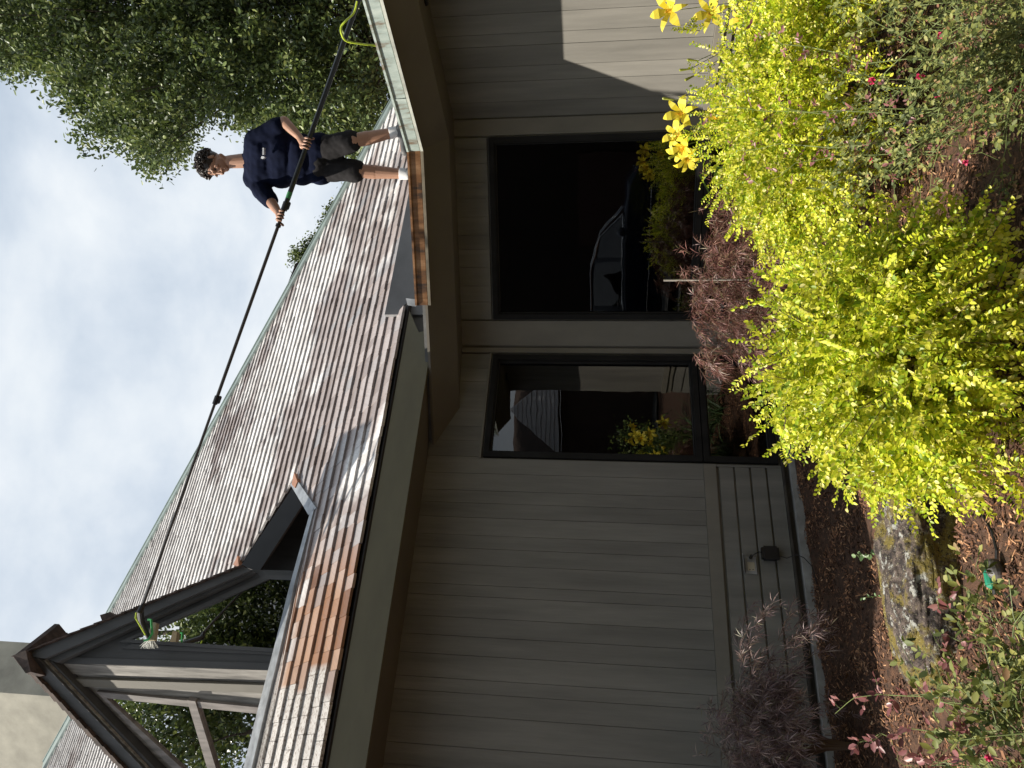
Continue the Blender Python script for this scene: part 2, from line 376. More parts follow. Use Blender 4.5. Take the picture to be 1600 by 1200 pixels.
# clapboards under the trim, foundation
s = MB(); z = -.885
for i in range(4):
    z1 = z; z0 = z - .103
    s.box(WA, -6, 2.352, z0, z1, .0, .020 + .002*i); z = z0 - .016
s.box(WA, 2.355, 2.372, -1.345, -.862, .0, .024)
s.build('lower_siding', PAINT, house)
s = MB(); s.box(WA, -6, tE-.05, -1.362, -1.348, .0, .05); s.box(WA, -6, 3.38, -1.40, -1.364, 0, .012)
s.build('drip_board', mat('dark_stained_board', (.06, .05, .04), .8, .3), house)
s = MB(); s.box(WA, -6, tE, GZ-.15, -1.402, .0, .07); s.box(WB, uE, uF, GZ-.15, -1.36, 0, .05); s.box(WC, vF, vEnd, GZ-.15, -1.30, 0, .05)
s.build('foundation', CONC, house)
s = MB(); z = -.885
for i in range(4):
    s.box(WC, vF+.03, vEnd, z-.103, z, 0, .02); z -= .119
s.build('lower_siding', PAINT, house)
def window(W, u0, u1, z0, z1, fw=.045, mull=None, name='window', o=.035, m=FRAME, glass=GLASS):
    f = MB()
    f.box(W, u0, u1, z1-fw, z1, -.05, o); f.box(W, u0, u1, z0, z0+fw, -.05, o)
    f.box(W, u0, u0+fw, z0+fw, z1-fw, -.05, o-.001); f.box(W, u1-fw, u1, z0+fw, z1-fw, -.05, o-.001)
    i = fw + .004                                    # inner bead
    f.box(W, u0+fw, u1-fw, z1-fw-.014, z1-fw, -.045, o-.02); f.box(W, u0+fw, u1-fw, z0+fw, z0+fw+.014, -.045, o-.02)
    f.box(W, u0+fw, u0+fw+.014, z0+fw+.014, z1-fw-.014, -.045, o-.021); f.box(W, u1-fw-.014, u1-fw, z0+fw+.014, z1-fw-.014, -.045, o-.021)
    if mull:
        for q in mull: f.box(W, q-.02, q+.02, z0+fw+.014, z1-fw-.014, -.045, o-.004)
    fo = f.build(name, m, house)
    p = MB(); p.box(W, u0+fw, u1-fw, z0+fw, z1-fw, -.026, -.020)
    p.build('pane', glass, fo); return fo
window(WA, 2.39, 3.36, -.765, .963)
window(WA, 2.39, 3.36, -1.33, -.772)
window(WB, -1.05, .45, -.765, .963)
window(WB, -1.05, .45, -1.33, -.772, mull=[-.10])
# rooms behind the glass
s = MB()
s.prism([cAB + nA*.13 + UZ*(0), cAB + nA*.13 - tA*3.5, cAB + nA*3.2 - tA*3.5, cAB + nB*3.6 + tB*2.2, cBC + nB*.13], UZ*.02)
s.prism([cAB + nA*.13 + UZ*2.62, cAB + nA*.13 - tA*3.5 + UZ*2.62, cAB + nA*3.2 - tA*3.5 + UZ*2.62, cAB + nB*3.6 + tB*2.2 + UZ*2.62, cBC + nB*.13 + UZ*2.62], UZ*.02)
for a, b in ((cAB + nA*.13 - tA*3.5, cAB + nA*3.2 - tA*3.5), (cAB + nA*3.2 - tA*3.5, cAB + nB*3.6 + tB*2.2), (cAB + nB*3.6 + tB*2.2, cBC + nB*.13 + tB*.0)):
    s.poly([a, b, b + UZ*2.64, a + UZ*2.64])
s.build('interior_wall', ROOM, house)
def vase():
    global rng; rng = np.random.default_rng(99)
    c = WA(2.52, -.62, -.55); o = empty('flower_vase', c, 'vase of blue and yellow hydrangeas standing behind the narrow window', 'vase')
    s = MB(); s.tube([c + UZ*z for z in (0, .03, .15, .28, .32)], [.05, .07, .08, .04, .05], 14); s.build('vase', mat('blue_glass_vase', (.05, .07, .12), .15), o)
    s = MB()
    for k, (x, y, z) in enumerate([(-.05, 0, .62), (.08, .03, .66), (.02, -.05, .72)]):
        s.tube([c + UZ*.3, c + tA*x + UZ*z + nA*y], .004, 5)
        V = []
        for i in range(90):
            d = unit(rng.normal(size=3)); p = c + tA*x + UZ*z + nA*y + d*.075; V.append(leaves(p[None], unit(np.cross(d, rng.normal(size=3)))[None], d[None], .03, .012)[0])
        quadmesh('bloom', np.array(V), 6, leafmat('hydrangea_%s' % ('blue', 'pale', 'yellow')[k], [(0, [(.10, .14, .4), (.35, .4, .5), (.5, .5, .1)][k]), (1, [(.2, .25, .6), (.5, .55, .6), (.65, .6, .15)][k])]), o, [(0, 1, 2, 3), (0, 3, 4, 5)])
    s.build('stems', mat('flower_stem', (.05, .12, .04), .6), o)
    t = empty('side_table', WA(2.5, -1.4, -.6), 'dark side table behind the narrow window carrying the vase', 'table')
    s = MB(); s.box(WA, 2.25, 2.85, -.655, -.622, -.9, -.3); s.build('table_top', mat('dark_walnut', (.05, .03, .02), .4), t)
    for u, q in ((2.28, -.33), (2.79, -.33), (2.28, -.87), (2.79, -.87)): s = MB(); s.box(WA, u, u+.03, -1.42, -.657, q, q+.03); s.build('leg', mat('dark_walnut_leg', (.05, .03, .02), .4), t)
# ---- soffits
E_ = lambda o: meet(nA, dA, nB, dB-o); M_ = lambda o: meet(nB, dB-o, nC, dC-o); Q_ = lambda o: tC*vEnd + nC*(dC-o)
zz = lambda p, z: V3(p[0], p[1], z + H)
s = MB()
s.prism([zz(E_(0), 1.25), zz(M_(0), 1.25), zz(M_(.44), 1.212), zz(E_(.44), 1.212)], UZ*.012)
s.prism([zz(M_(0), 1.25), zz(Q_(0), 1.25), zz(Q_(.44), 1.212), zz(M_(.44), 1.212)], UZ*.012)
s.build('soffit', SOFF, house)
s = MB()
s.prism([zz(E_(.445), 1.205), zz(M_(.445), 1.205), zz(M_(.69), 1.375), zz(E_(.69), 1.375)], UZ*.02)
s.build('soffit', SOFF, house)
s = MB()
s.prism([zz(M_(.445), 1.205), zz(Q_(.445), 1.205), zz(Q_(.69), 1.375), zz(M_(.69), 1.375)], UZ*.02)
s.build('soffit', SOFF, house)
s = MB(); s.prism([WA(-6, 1.42, 0), WA(-6, 1.42, .45), WA(3.2, 1.42, .45), WA(2.34, 1.42, 0)], UZ*.018)
for k in range(34):                                                  # diagonal board joints
    pass
s.build('soffit', SOFF, house)
s = MB(); a, b = WA(2.45, 1.42, 0.001), WA(3.2, 1.42, .45)
s.prism([WA(-6, 1.40, .45), WA(3.18, 1.40, .45), WA(3.30, 1.47, .45), WA(3.28, 1.52, .45), WA(3.50, 1.63, .45), WA(-6, 1.63, .45)], -nA*.035)
s.build('fascia', FASC, house)
# ---- low deck over the middle and right walls
s = MB()
s.prism([zz(E_(.66), 1.385), zz(M_(.66), 1.385), zz(Q_(.66), 1.385), zz(Q_(.66) + nC*4.5, 1.385), zz(M_(.66) + nB*5, 1.385), zz(E_(.66) + nB*1.2, 1.385)], UZ*.04)
s.build('roof_deck', mat('grey_roof_membrane', (.14, .14, .135), .8, .2), house)
# fascia behind the gutter
uG = at(655, 477, nB, dB-.70) @ tB
s = MB()
s.prism([zz(E_(.55), 1.377), zz(M_(.55), 1.377), zz(M_(.55), 1.425), zz(E_(.55), 1.425)], -nB*.02)
s.prism([zz(M_(.55), 1.377), zz(Q_(.55), 1.377), zz(Q_(.55), 1.425), zz(M_(.55), 1.425)], -nC*.02)
s.build('fascia', FASC, house)
s = MB(); p0 = WB(uG+.0, 0, .69); 
s.prism([at(x, y, nA, 4.90) for x, y in [(628, 470), (668, 470), (673, 585), (640, 585)]], nA*.01)
s.build('flashing', mat('shaded_grey_panel', (.13, .125, .115), .6, .1), house)
s = MB(); s.prism([at(x, y, nB, dB-.60) for x, y in [(634, 466), (652, 468), (650, 479), (637, 477)]], nB*.01); s.build('flashing', SILV, house)
# ---- gutters, U shaped in section
def gutter(name, n1, path_fn, m):
    prof = [(.70, 1.462), (.70, 1.452), (.70, 1.375), (.712, 1.358), (.80, 1.358), (.815, 1.375), (.82, 1.445), (.832, 1.455), (.832, 1.470), (.82, 1.470), (.813, 1.458), (.806, 1.38), (.795, 1.368), (.715, 1.368), (.706, 1.38), (.706, 1.462)]
    a = [zz(path_fn[0](o-.12), z) for o, z in prof]; b = [zz(path_fn[1](o-.12), z) for o, z in prof]
    s = MB(); k = len(prof)
    s.add(a + b, [(i, (i+1) % k, (i+1) % k + k, i + k) for i in range(k)])
    s.poly(a[3:12]); s.poly(b[3:12])
    return s
endB = lambda o: tB*uG + nB*(dB-o)
gb = gutter('gutter', nB, (endB, M_), RUST)
gB = gb.build('gutter', RUST, house); tag(gB, 'brown stained copper gutter')
gc = gutter('gutter', nC, (M_, Q_), VERD); gC = gc.build('gutter', VERD, house); tag(gC, 'pale verdigris copper gutter')
for (f0, f1, gg, lm_) in ((endB, M_, gB, mat('stained_lip', (.20, .17, .12), .5, .3)), (M_, Q_, gC, mat('pale_oxidised_lip', (.40, .41, .36), .5, .25))):
    s = MB()
    s.prism([zz(f0(.688), 1.372), zz(f1(.688), 1.372), zz(f1(.706), 1.366), zz(f0(.706), 1.366)], -UZ*.020)
    s.build('drip_edge', lm_, gg)
s = MB()
for k, q in enumerate(np.linspace(.12, 1.35, 5)):
    if k in (1, 4): sb = MB(); u = M_(.7) @ tC + q*1.05; sb.box(WC, u, u+.012, 1.372, 1.462, .7012, .7035); sb.build('seam', VERD, gC)
W = WB; u = uG

# ---- the steep shingle roof: plane through the eave of the left wall, 44 degrees
eL = math.radians(44); UP = nA*math.cos(eL) + UZ*math.sin(eL); NR = -nA*math.sin(eL) + UZ*math.cos(eL)
O_ = nA*(dA-.48) + UZ*(1.656+H)
RP = lambda t, s, h=0.: O_ + tA*t + UP*s + NR*h
hip = lambda s: 7.38 + (s-1.43)*(2.15-7.38)/(8.97-1.43)
def tmin(s):
    if s < 1.06: return -6.
    if s < 1.66: return 2.04 + (s-1.07)/.61*.44
    if s < 2.72: return 2.48 - (s-1.68)/1.04*.67
    return 1.70
EXP = .1555
def roof():
    rows = MB(); deck = MB(); ncourse = int(9.9/EXP)
    for k in range(ncourse):
        s0 = k*EXP
        spans = []
        tm = (3.54, 3.60)[k] if k < 2 else hip(s0)
        if s0 < 9.0: spans.append((min(tmin(s0), tmin(s0+EXP)), tm))
        if s0 > 4.0: spans.append((-4., min(1.0, .65 - (s0-9.18)*.75)))
        for si, (a, b) in enumerate(spans):
            right = si == 0 and s0 < 9.0
            if b - a < .05: continue
            if k < 2: pass
            se = min(EXP + .02, 9.95-s0)
            if right: deck.prism([RP(tmin(s0)+.02, s0, .0), RP(b-.02, s0, .0), RP((hip(s0+EXP) if k > 1 else b)-.02, s0+EXP, .0), RP(tmin(s0+EXP)+.02, s0+EXP, .0)], NR*-.03)
            else: deck.prism([RP(a, s0, .0), RP(b, s0, .0), RP(b, s0+EXP, .0), RP(a, s0+EXP, .0)], NR*-.03)
            t = a + rng.uniform(-.1, 0)
            while t < b:
                w_ = rng.uniform(.085, .23); u0, u1 = max(t, a), min(t + w_, b); t += w_
                if u1-u0 < .015: continue
                j = rng.normal(0, .0035); hh = rng.normal(0, .0015); s1 = s0 + j; g_ = .0035
                thk = .021 + rng.uniform(-.002, .003); top0 = .040 + hh; top1 = .018 + hh
                a0, b0, a1, b1 = u0+g_/2, u1-g_/2, u0+g_/2, u1-g_/2
                if right:
                    a0, a1 = max(a0, tmin(s0)), max(a1, tmin(s0+se)); b0 = max(min(b0, hip(s0) if k > 1 else b), a0+.002); b1 = max(min(b1, hip(s0+se) if k > 1 else b), a1+.002)
                    if (b0-a0) + (b1-a1) < .01: continue
                p = [RP(a0, s1, top0-thk), RP(b0, s1, top0-thk), RP(b1, s0+se, .001), RP(a1, s0+se, .001),
                     RP(a0, s1, top0), RP(b0, s1, top0), RP(b1, s0+se, top1), RP(a1, s0+se, top1)]
                rows.add(p, [(0, 3, 2, 1), (4, 5, 6, 7), (0, 1, 5, 4), (1, 2, 6, 5), (2, 3, 7, 6), (3, 0, 4, 7)])
    r = rows.build('roof', SHING, house)
    deck.build('sheathing', mat('shadow_dark_sheathing', (.03, .022, .018), .9, .2), r)  # deck colour darkened to deepen the shadow lines between courses
    # starter course edge along the eave, black to paint the shadow under the shingles
    s = MB(); s.prism([RP(-6, -.02, -.03), RP(3.6, -.02, -.03), RP(3.6, .1, -.03), RP(-6, .1, -.03)], NR*.03)
    s.build('eave_shadow_edge', mat('black_eave_shadow', (.02, .015, .012), .8, .2), r)
    # back slope behind the hip, and the hip caps
    p = [RP(hip(.3), .3, -.04), RP(hip(8.9), 8.9, -.04)]
    s = MB(); s.prism([p[0], p[1], p[1] + nA*5, p[0] + nA*5 + V3(0, 0, 0)], -UZ*.05)
    s.build('rear_slope', SHING, r)
    for (a, b, w1, hh) in ((RP(hip(.30), .30, .02), RP(hip(8.97), 8.97, .02), .10, .05), (RP(.72, 9.08, .02), RP(.0, 10.03, .02), .16, .06)):
        s = MB(); dr = (b-a)/np.linalg.norm(b-a); sd = np.cross(dr, NR); sd /= np.linalg.norm(sd)
        if sd @ tA > 0: sd = -sd
        s.prism([a + sd*w1, a, b, b + sd*w1], NR*.045)
        s.prism([a + sd*.0, a - sd*.02, b - sd*.02, b], NR*.06)
        s.build('hip_cap', METAL, r)
    return r
R_ = roof()
# grey upstand under the raised part of the eave
s = MB(); s.box(WA, 3.50, 5.95, 1.30, 1.86, .395, .43); s.build('upstand', GREYP, house)
s = MB(); s.prism([RP(3.60, .26, -.005), RP(6.2, .26, -.005), RP(6.2, .5, -.005), RP(3.6, .5, -.005)], -NR*.05); s.build('eave_shadow_edge', DARKW, house)  # dark strip painting the shadow under the raised eave
# ---- curb flashing, cut edge, copper tips
def strip(pts_out, pts_in, m, name, h=.045, lift=.02, par=None):
    s = MB(); NN = NR @ (O_ + NR*lift - EYE)
    A_ = [at(x, y, NR, NN) for x, y in pts_out]; B_ = [at(x, y, NR, NN) for x, y in pts_in]
    for i in range(len(A_)-1): s.prism([A_[i], A_[i+1], B_[i+1], B_[i]], NR*h)
    return s.build(name, m, par or house)
strip([(497, 792), (466, 912), (444, 1012), (420, 1112), (396, 1215)], [(489, 804), (459, 912), (434, 1012), (408, 1112), (383, 1215)], SILV, 'curb_flashing', .03)
strip([(469, 752), (499, 795)], [(458, 758), (487, 806)], SILV, 'curb_flashing', .03)
strip([(466, 741), (471, 754)], [(462, 759), (467, 764)], COPR, 'copper_tip', .04)
strip([(377, 870), (379, 884)], [(370, 884), (379, 887)], COPR, 'copper_tip', .04)
# ---- recess beside the dormer
def facet(pts, n_, d_, m, name, th=.02, par=None):
    s = MB(); P_ = [at(x, y, n_, d_) for x, y in pts]; s.prism(P_, np.array(n_)*th); return s.build(name, m, par or house)
dorm = None
# dark room behind the dormer glass
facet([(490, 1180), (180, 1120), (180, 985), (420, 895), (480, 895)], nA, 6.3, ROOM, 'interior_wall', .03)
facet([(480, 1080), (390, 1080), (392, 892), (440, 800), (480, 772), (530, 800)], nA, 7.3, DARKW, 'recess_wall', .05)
dcut = RP(2.48, 1.68) @ nB
facet([(376, 884), (464, 752), (476, 783), (405, 893)], nA, 6.02, mat('shade_dark_fascia', (.035, .035, .037), .6, .1), 'recess_fascia', .03)  # fascia blackened, so its shade sits in the colour
facet([(430, 820), (461, 764), (473, 783)], nB, dcut+.01, mat('sunlit_wedge_paint', (.55, .53, .5), .6, .06), 'recess_lit_wedge', .015)  # pale wedge stands for sunlight in the recess, put into its colour
# ---- dormer with a corner: right face parallel to the left wall, left face parallel to the window wall
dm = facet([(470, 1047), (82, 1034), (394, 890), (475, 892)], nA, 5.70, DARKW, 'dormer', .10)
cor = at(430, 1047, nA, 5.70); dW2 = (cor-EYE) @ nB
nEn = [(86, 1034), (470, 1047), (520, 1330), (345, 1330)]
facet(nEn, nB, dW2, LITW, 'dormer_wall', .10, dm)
# board seams of the lit face (thin battens) and corner boards
nA5 = 5.70
def on(pts, n_, d_, m, name, th, par=dm): return facet(pts, n_, d_, m, name, th, par)
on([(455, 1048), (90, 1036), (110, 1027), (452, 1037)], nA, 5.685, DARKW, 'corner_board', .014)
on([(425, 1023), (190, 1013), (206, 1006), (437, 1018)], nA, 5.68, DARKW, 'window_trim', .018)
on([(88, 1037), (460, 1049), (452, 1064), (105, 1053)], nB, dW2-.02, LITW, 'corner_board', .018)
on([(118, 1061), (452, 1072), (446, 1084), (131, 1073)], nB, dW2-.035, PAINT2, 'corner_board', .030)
# dormer windows
def polywin(pts, inner, n_, d_, m, par, name='window', mull=None):
    s = MB(); A_ = [at(x, y, n_, d_-.03) for x, y in pts]; B_ = [at(x, y, n_, d_-.03) for x, y in inner]; k = len(A_)
    for i in range(k): s.prism([A_[i], A_[(i+1) % k], B_[(i+1) % k], B_[i]], np.array(n_)*.028)
    if mull:
        for q in mull: s.prism([at(x, y, n_, d_-.04) for x, y in q], np.array(n_)*.038)
    f_ = s.build(name, m, par)
    p = MB(); p.prism([at(x, y, n_, d_-.012) for x, y in inner], np.array(n_)*.004); p.build('pane', GLASS2, f_)
polywin([(186, 1003), (416, 898), (470, 900), (447, 1020)], [(205, 999), (421, 904), (469, 906), (446, 1014)], nA, 5.70, DARKW, house)
polywin([(150, 1081), (440, 1109), (470, 1330), (330, 1262)], [(166, 1091), (428, 1118), (455, 1310), (338, 1250)], nB, dW2, BRZ, house,
        mull=[[(292, 1094), (305, 1096), (368, 1300), (352, 1296)]])
# rake boards, soffit and shingle edge of the dormer roof
dF = 5.58
on([(34, 1024), (377, 884), (393, 891), (70, 1029)], nA, dF, DARKW, 'rake_board', .035)
on([(74, 1030), (395, 892), (399, 894), (88, 1035)], nA, 5.625, DARKW, 'rake_board', .06)
pk = at(30, 1026, nA, dF); dF2 = (pk-EYE) @ nB
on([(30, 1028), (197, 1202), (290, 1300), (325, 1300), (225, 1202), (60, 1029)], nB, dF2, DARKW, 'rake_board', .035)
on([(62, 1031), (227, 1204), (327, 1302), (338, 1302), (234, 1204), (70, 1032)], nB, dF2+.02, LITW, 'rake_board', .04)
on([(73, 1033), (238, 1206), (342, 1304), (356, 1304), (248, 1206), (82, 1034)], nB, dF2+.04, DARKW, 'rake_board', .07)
SHE = mat('weathered_shingle_edge', (.075, .05, .04), .85, .3, .3, (20, 20, 20))
s = MB(); a, b = at(22, 1026, nA, dF-.03), at(378, 883, nA, dF-.03)
n = 17
for i in range(n):
    p, q = a + (b-a)*i/n, a + (b-a)*(i+1)/n
    s.prism([p + UZ*.03, q + UZ*.012, q - UZ*.012, p + UZ*.0], nA*.32)
a2, b2_ = at(22, 1026, nB, dF2-.03), at(285, 1300, nB, dF2-.03)
n = 20
for i in range(n):
    p, q = a2 + (b2_-a2)*i/n, a2 + (b2_-a2)*(i+1)/n
    s.prism([p + UZ*.012, q + UZ*.03, q - UZ*.02, p - UZ*.03], nB*.45)
s.build('dormer_roof', SHE, dm)
s = MB(); s.prism([at(20, 1024, nA, dF-.04), at(40, 1016, nA, dF-.07), at(48, 1050, nA, dF-.07), at(40, 1052, nA, dF-.07)], nA*.6); s.build('ridge_cap', SHE, dm)
on([(156, 961), (172, 956), (180, 963), (160, 972)], nA, dF+.05, SHE, 'ridge_bump', .2)
# ---- chimney far behind
cc = at(40, 1085, nA, 13.0); W = lambda u, z, o=0: cc + tA*u + UZ*z
s = MB(); c1 = at(40, 1004, nA, 13.0); wv = (c1-cc) @ tA; wl = 3.2
p = [cc, cc + tA*wv, cc + tA*wv + nA*2.0, cc - tB*wl + nB*2.2, cc - tB*wl]
s.prism([q*V3(1, 1, 0) + UZ*5 for q in p], UZ*9)
s.build('chimney', STUC, house)
# dark roof end seen above the hip
facet([(462, 411), (481, 405), (500, 430), (470, 520), (420, 520)], nA, 12.5, mat('dark_shingle_gable', (.045, .03, .025), .8, .3), 'rear_gable', .8)
# soffit light and wall nail holes
s = MB(); q = at(664, -2, UZ, 1.235); s.tube([q + UZ*.02, q - UZ*.012], .045, 20); s.build('soffit_light', BLACK, house)
# outlet box on the clapboards
ou = P0 = None
def outlet():
    u = 1.59; z = -1.055
    s = MB(); s.box(WA, u-.062, u+.062, z-.038, z+.038, .024, .034); o = s.build('outlet', SILV, house)
    s = MB(); s.box(WA, u-.04, u+.02, z-.024, z+.024, .034, .038); s.build('receptacle', mat('ivory_plastic', (.55, .5, .38), .5, .05), o)
    s = MB()
    for q in (-.03,): 
        s.box(WA, u+q-.004, u+q+.000, z+.006, z+.016, .0375, .0388); s.box(WA, u+q-.004, u+q, z-.016, z-.006, .0375, .0388)
    s.build('slot', BLACK, o)
    s = MB(); s.prism([WA(u-.065, z+.04, .03), WA(u+.065, z+.04, .03), WA(u+.062, z+.062, .10), WA(u-.062, z+.062, .10)], UZ*.004); s.build('cover', SILV, o)
outlet()

# ------------------------------------------------------------------ foliage
def leaves(P, D, Nn, L, Wd, fold=.18):
    """six-point folded leaves: base P, direction D, normal Nn"""
    D = D/np.linalg.norm(D, axis=1)[:, None]; Sd = np.cross(D, Nn); Sd /= np.linalg.norm(Sd, axis=1)[:, None] + 1e-9; Nn = np.cross(Sd, D)
    L = np.broadcast_to(L, (len(P),))[:, None]; Wd = np.broadcast_to(Wd, (len(P),))[:, None]; f = Nn*Wd*fold
    return np.stack([P, P + D*L*.3 + Sd*Wd*.9 + f, P + D*L*.7 + Sd*Wd*.75 + f, P + D*L - Nn*L*.06, P + D*L*.7 - Sd*Wd*.75 + f, P + D*L*.3 - Sd*Wd*.9 + f], 1)
LF = [(0, 1, 2, 3), (0, 3, 4, 5)]
vase()
def arch(p0, d0, L, droop, n=8, wob=.0):
    pts = [np.array(p0, float)]; d = unit(d0)
    for i in range(n):
        d = unit(d + V3(0, 0, -droop/n) + rng.normal(0, wob, 3)); pts.append(pts[-1] + d*L/n)
    return np.array(pts)
def sample(pts, q):
    q = np.clip(q, 0, .9999)*(len(pts)-1); i = q.astype(int); f = (q-i)[:, None]
    return pts[i]*(1-f) + pts[i+1]*f, unit(pts[i+1]-pts[i])

PRIV = leafmat('golden_privet_leaf', [(0, (.20, .31, .02)), (.22, (.40, .52, .025)), (.5, (.65, .68, .045)), (.87, (.82, .78, .09)), (1, (.88, .82, .34))], .42, .42)
TWIG = mat('brown_twig', (.12, .075, .045), .8, .2)
GST = mat('green_stem', (.16, .20, .06), .6, .2)
def privet(base, c, rad, nsh, label, lens=(.20, .42), leaf=.023, extra=(), seed=1):
    global rng; rng = np.random.default_rng(seed)
    o = empty('golden_shrub', base, label, 'shrub', 'golden leaved shrubs in the bed')
    Pn, Dn, Nn_, Ls = [], [], [], []; st = MB()
    starts = []
    c = np.array(c); rad = np.array(rad)
    for i in range(nsh):
        d = rng.normal(size=3); d[2] = abs(d[2])*.9 - .35; d = unit(d)
        q = rng.uniform(.45, .92); p0 = c + d*rad*q
        if p0[2] < .05: continue
        out = unit(d*rad + V3(0, 0, .25)*rng.uniform(0, 1) + rng.normal(0, .35, 3)); starts.append((p0, out, rng.uniform(*lens)*(1.15-.4*q), rng.uniform(.2, 1.4)))
    for (p0, out, L, dr) in extra: starts.append((np.array(p0), np.array(out), L, dr))
    for (p0, out, L, dr) in starts:
        pts = arch(p0, out, L, dr, 7, .06)
        m = int(L/.0082); q = np.linspace(.05, 1, m); p, t = sample(pts, q)
        ref = unit(np.cross(t, rng.normal(size=3)[None])); alt = np.where(np.arange(m) % 2 == 0, 1, -1)[:, None]
        ang = rng.normal(0, .5, m)[:, None]; sd = unit(ref*alt + np.cross(t, ref)*ang)
        sz = leaf*(1.1 - .45*q)*rng.uniform(.75, 1.25, m)
        Pn.append(p); Dn.append(sd + t*.75); Nn_.append(unit(np.cross(t, sd) + V3(0, 0, .9) + rng.normal(0, .35, (m, 3)))); Ls.append(sz)
        if rng.uniform() < .25: st.tube([pts[0], pts[3], pts[7]], [.0022, .0016, .0008], 4)
        if rng.uniform() < .35 and L > .16:                    # side sprays
            for k in range(2):
                j = rng.integers(2, 6); pp = arch(pts[j], unit(pts[j+1]-pts[j] + rng.normal(0, .7, 3)), L*.45, dr, 4, .05); m2 = int(L*.45/.007)
                p, t = sample(pp, np.linspace(.1, 1, m2)); ref = unit(np.cross(t, rng.normal(size=3)[None])); alt = np.where(np.arange(m2) % 2 == 0, 1, -1)[:, None]
                Pn.append(p); Dn.append(ref*alt + t*.7); Nn_.append(unit(np.cross(t, ref*alt) + V3(0, 0, .9) + rng.normal(0, .35, (m2, 3)))); Ls.append(np.full(m2, leaf*.8)*rng.uniform(.7, 1.2, m2))
    P = np.vstack(Pn); L = np.concatenate(Ls)
    quadmesh('foliage', leaves(P, np.vstack(Dn), np.vstack(Nn_), L, L*.36), 6, PRIV, o, LF)
    for k in range(26):                                        # main stems from the root
        a = rng.uniform(0, 2*math.pi); q = c + rad*V3(math.cos(a)*.7, math.sin(a)*.7, rng.uniform(-.1, .7)); b = np.array(base) + V3(rng.normal(0, .05), rng.normal(0, .05), 0)
        st.tube([b, b*.6+q*.4+V3(0, 0, .12), q], [.008, .005, .0025], 5)
    st.build('stems', TWIG, o); print('privet', len(P))
    return o
def pt(x, y, dist):                                            # point on the sight line of a photo pixel at a ground distance
    v = ray(x, y); return EYE + v*(dist/v[1])
ex1 = []
for (x, y, dist, dx, dy, L, dr) in [(1105, 40, 4.1, -1, .1, .2, .3), (1120, 100, 4.1, -1, 0, .16, .3), (1120, 150, 3.9, -1, .1, .2, .1), (1110, 215, 4.0, -1, .1, .22, .2), (1130, 250, 3.8, -.9, .5, .2, .9),
        (1170, 290, 3.8, -.5, 1, .2, 1.2), (1200, 330, 3.8, -.2, 1, .22, 1.4), (1210, 360, 3.8, -.3, 1, .22, .9), (1250, 370, 3.7, .1, 1, .25, .9), (1290, 380, 3.7, .2, 1, .25, .8), (1330, 350, 3.7, .3, 1, .2, .8), (1380, 300, 3.6, .4, 1, .2, .7), (1440, 270, 3.5, .6, 1, .2, .7)]:
    ex1.append((pt(x, y, dist), -CU*dx*1. + -V3(1, 0, 0)*dy, L, dr))
    ex1.append((pt(x, y, dist) + rng.normal(0, .03, 3), -CU*dx*1. + -V3(1, 0, 0)*dy*.8, L*.8, dr))
c1 = pt(1255, 165, 3.75)
privet((c1[0], c1[1], 0), c1, (.69, .46, .41), 1100, 'golden yellow leafy shrub growing below the yellow lilies at the sunlit wall', extra=ex1, seed=3)
ex2 = []
for (x, y, dist, dx, dy, L, dr) in [(1215, 465, 2.9, -1, -.2, .14, .3), (1230, 560, 2.8, -1, .3, .16, .2), (1225, 600, 2.8, -1, .4, .2, .2), (1240, 640, 2.7, -.3, 1, .14, .7), (1270, 660, 2.7, 0, 1, .14, .9),
        (1310, 690, 2.6, .2, 1, .17, 1.0), (1350, 690, 2.6, .1, 1, .16, 1.0), (1330, 670, 2.6, -.2, 1, .17, .8), (1420, 700, 2.55, .3, 1, .18, .8), (1450, 740, 2.5, .5, 1, .15, .8), (1500, 720, 2.45, .3, 1, .16, .6), (1560, 730, 2.4, .3, 1, .15, .6), (1590, 700, 2.4, .2, 1, .15, .6),
        (1480, 400, 2.5, .2, -1, .16, -.2), (1540, 380, 2.45, .4, -1, .16, -.2), (1300, 400, 2.9, -.3, -1, .2, 0), (1560, 450, 2.4, .4, -1, .14, 0), (1230, 440, 2.95, -1, -.6, .14, 0), (1330, 370, 2.9, -.1, -1, .2, .2)]:
    for k in range(3): ex2.append((pt(x, y, dist) + rng.normal(0, .025, 3), -CU*dx - V3(1, 0, 0)*dy + rng.normal(0, .15, 3), L*rng.uniform(.7, 1.1), dr))
c2 = pt(1425, 560, 2.72)
privet((c2[0], c2[1], 0), c2, (.40, .37, .43), 1150, 'largest golden yellow shrub in front, spilling toward the mossy rock', extra=ex2, leaf=.025, seed=5)

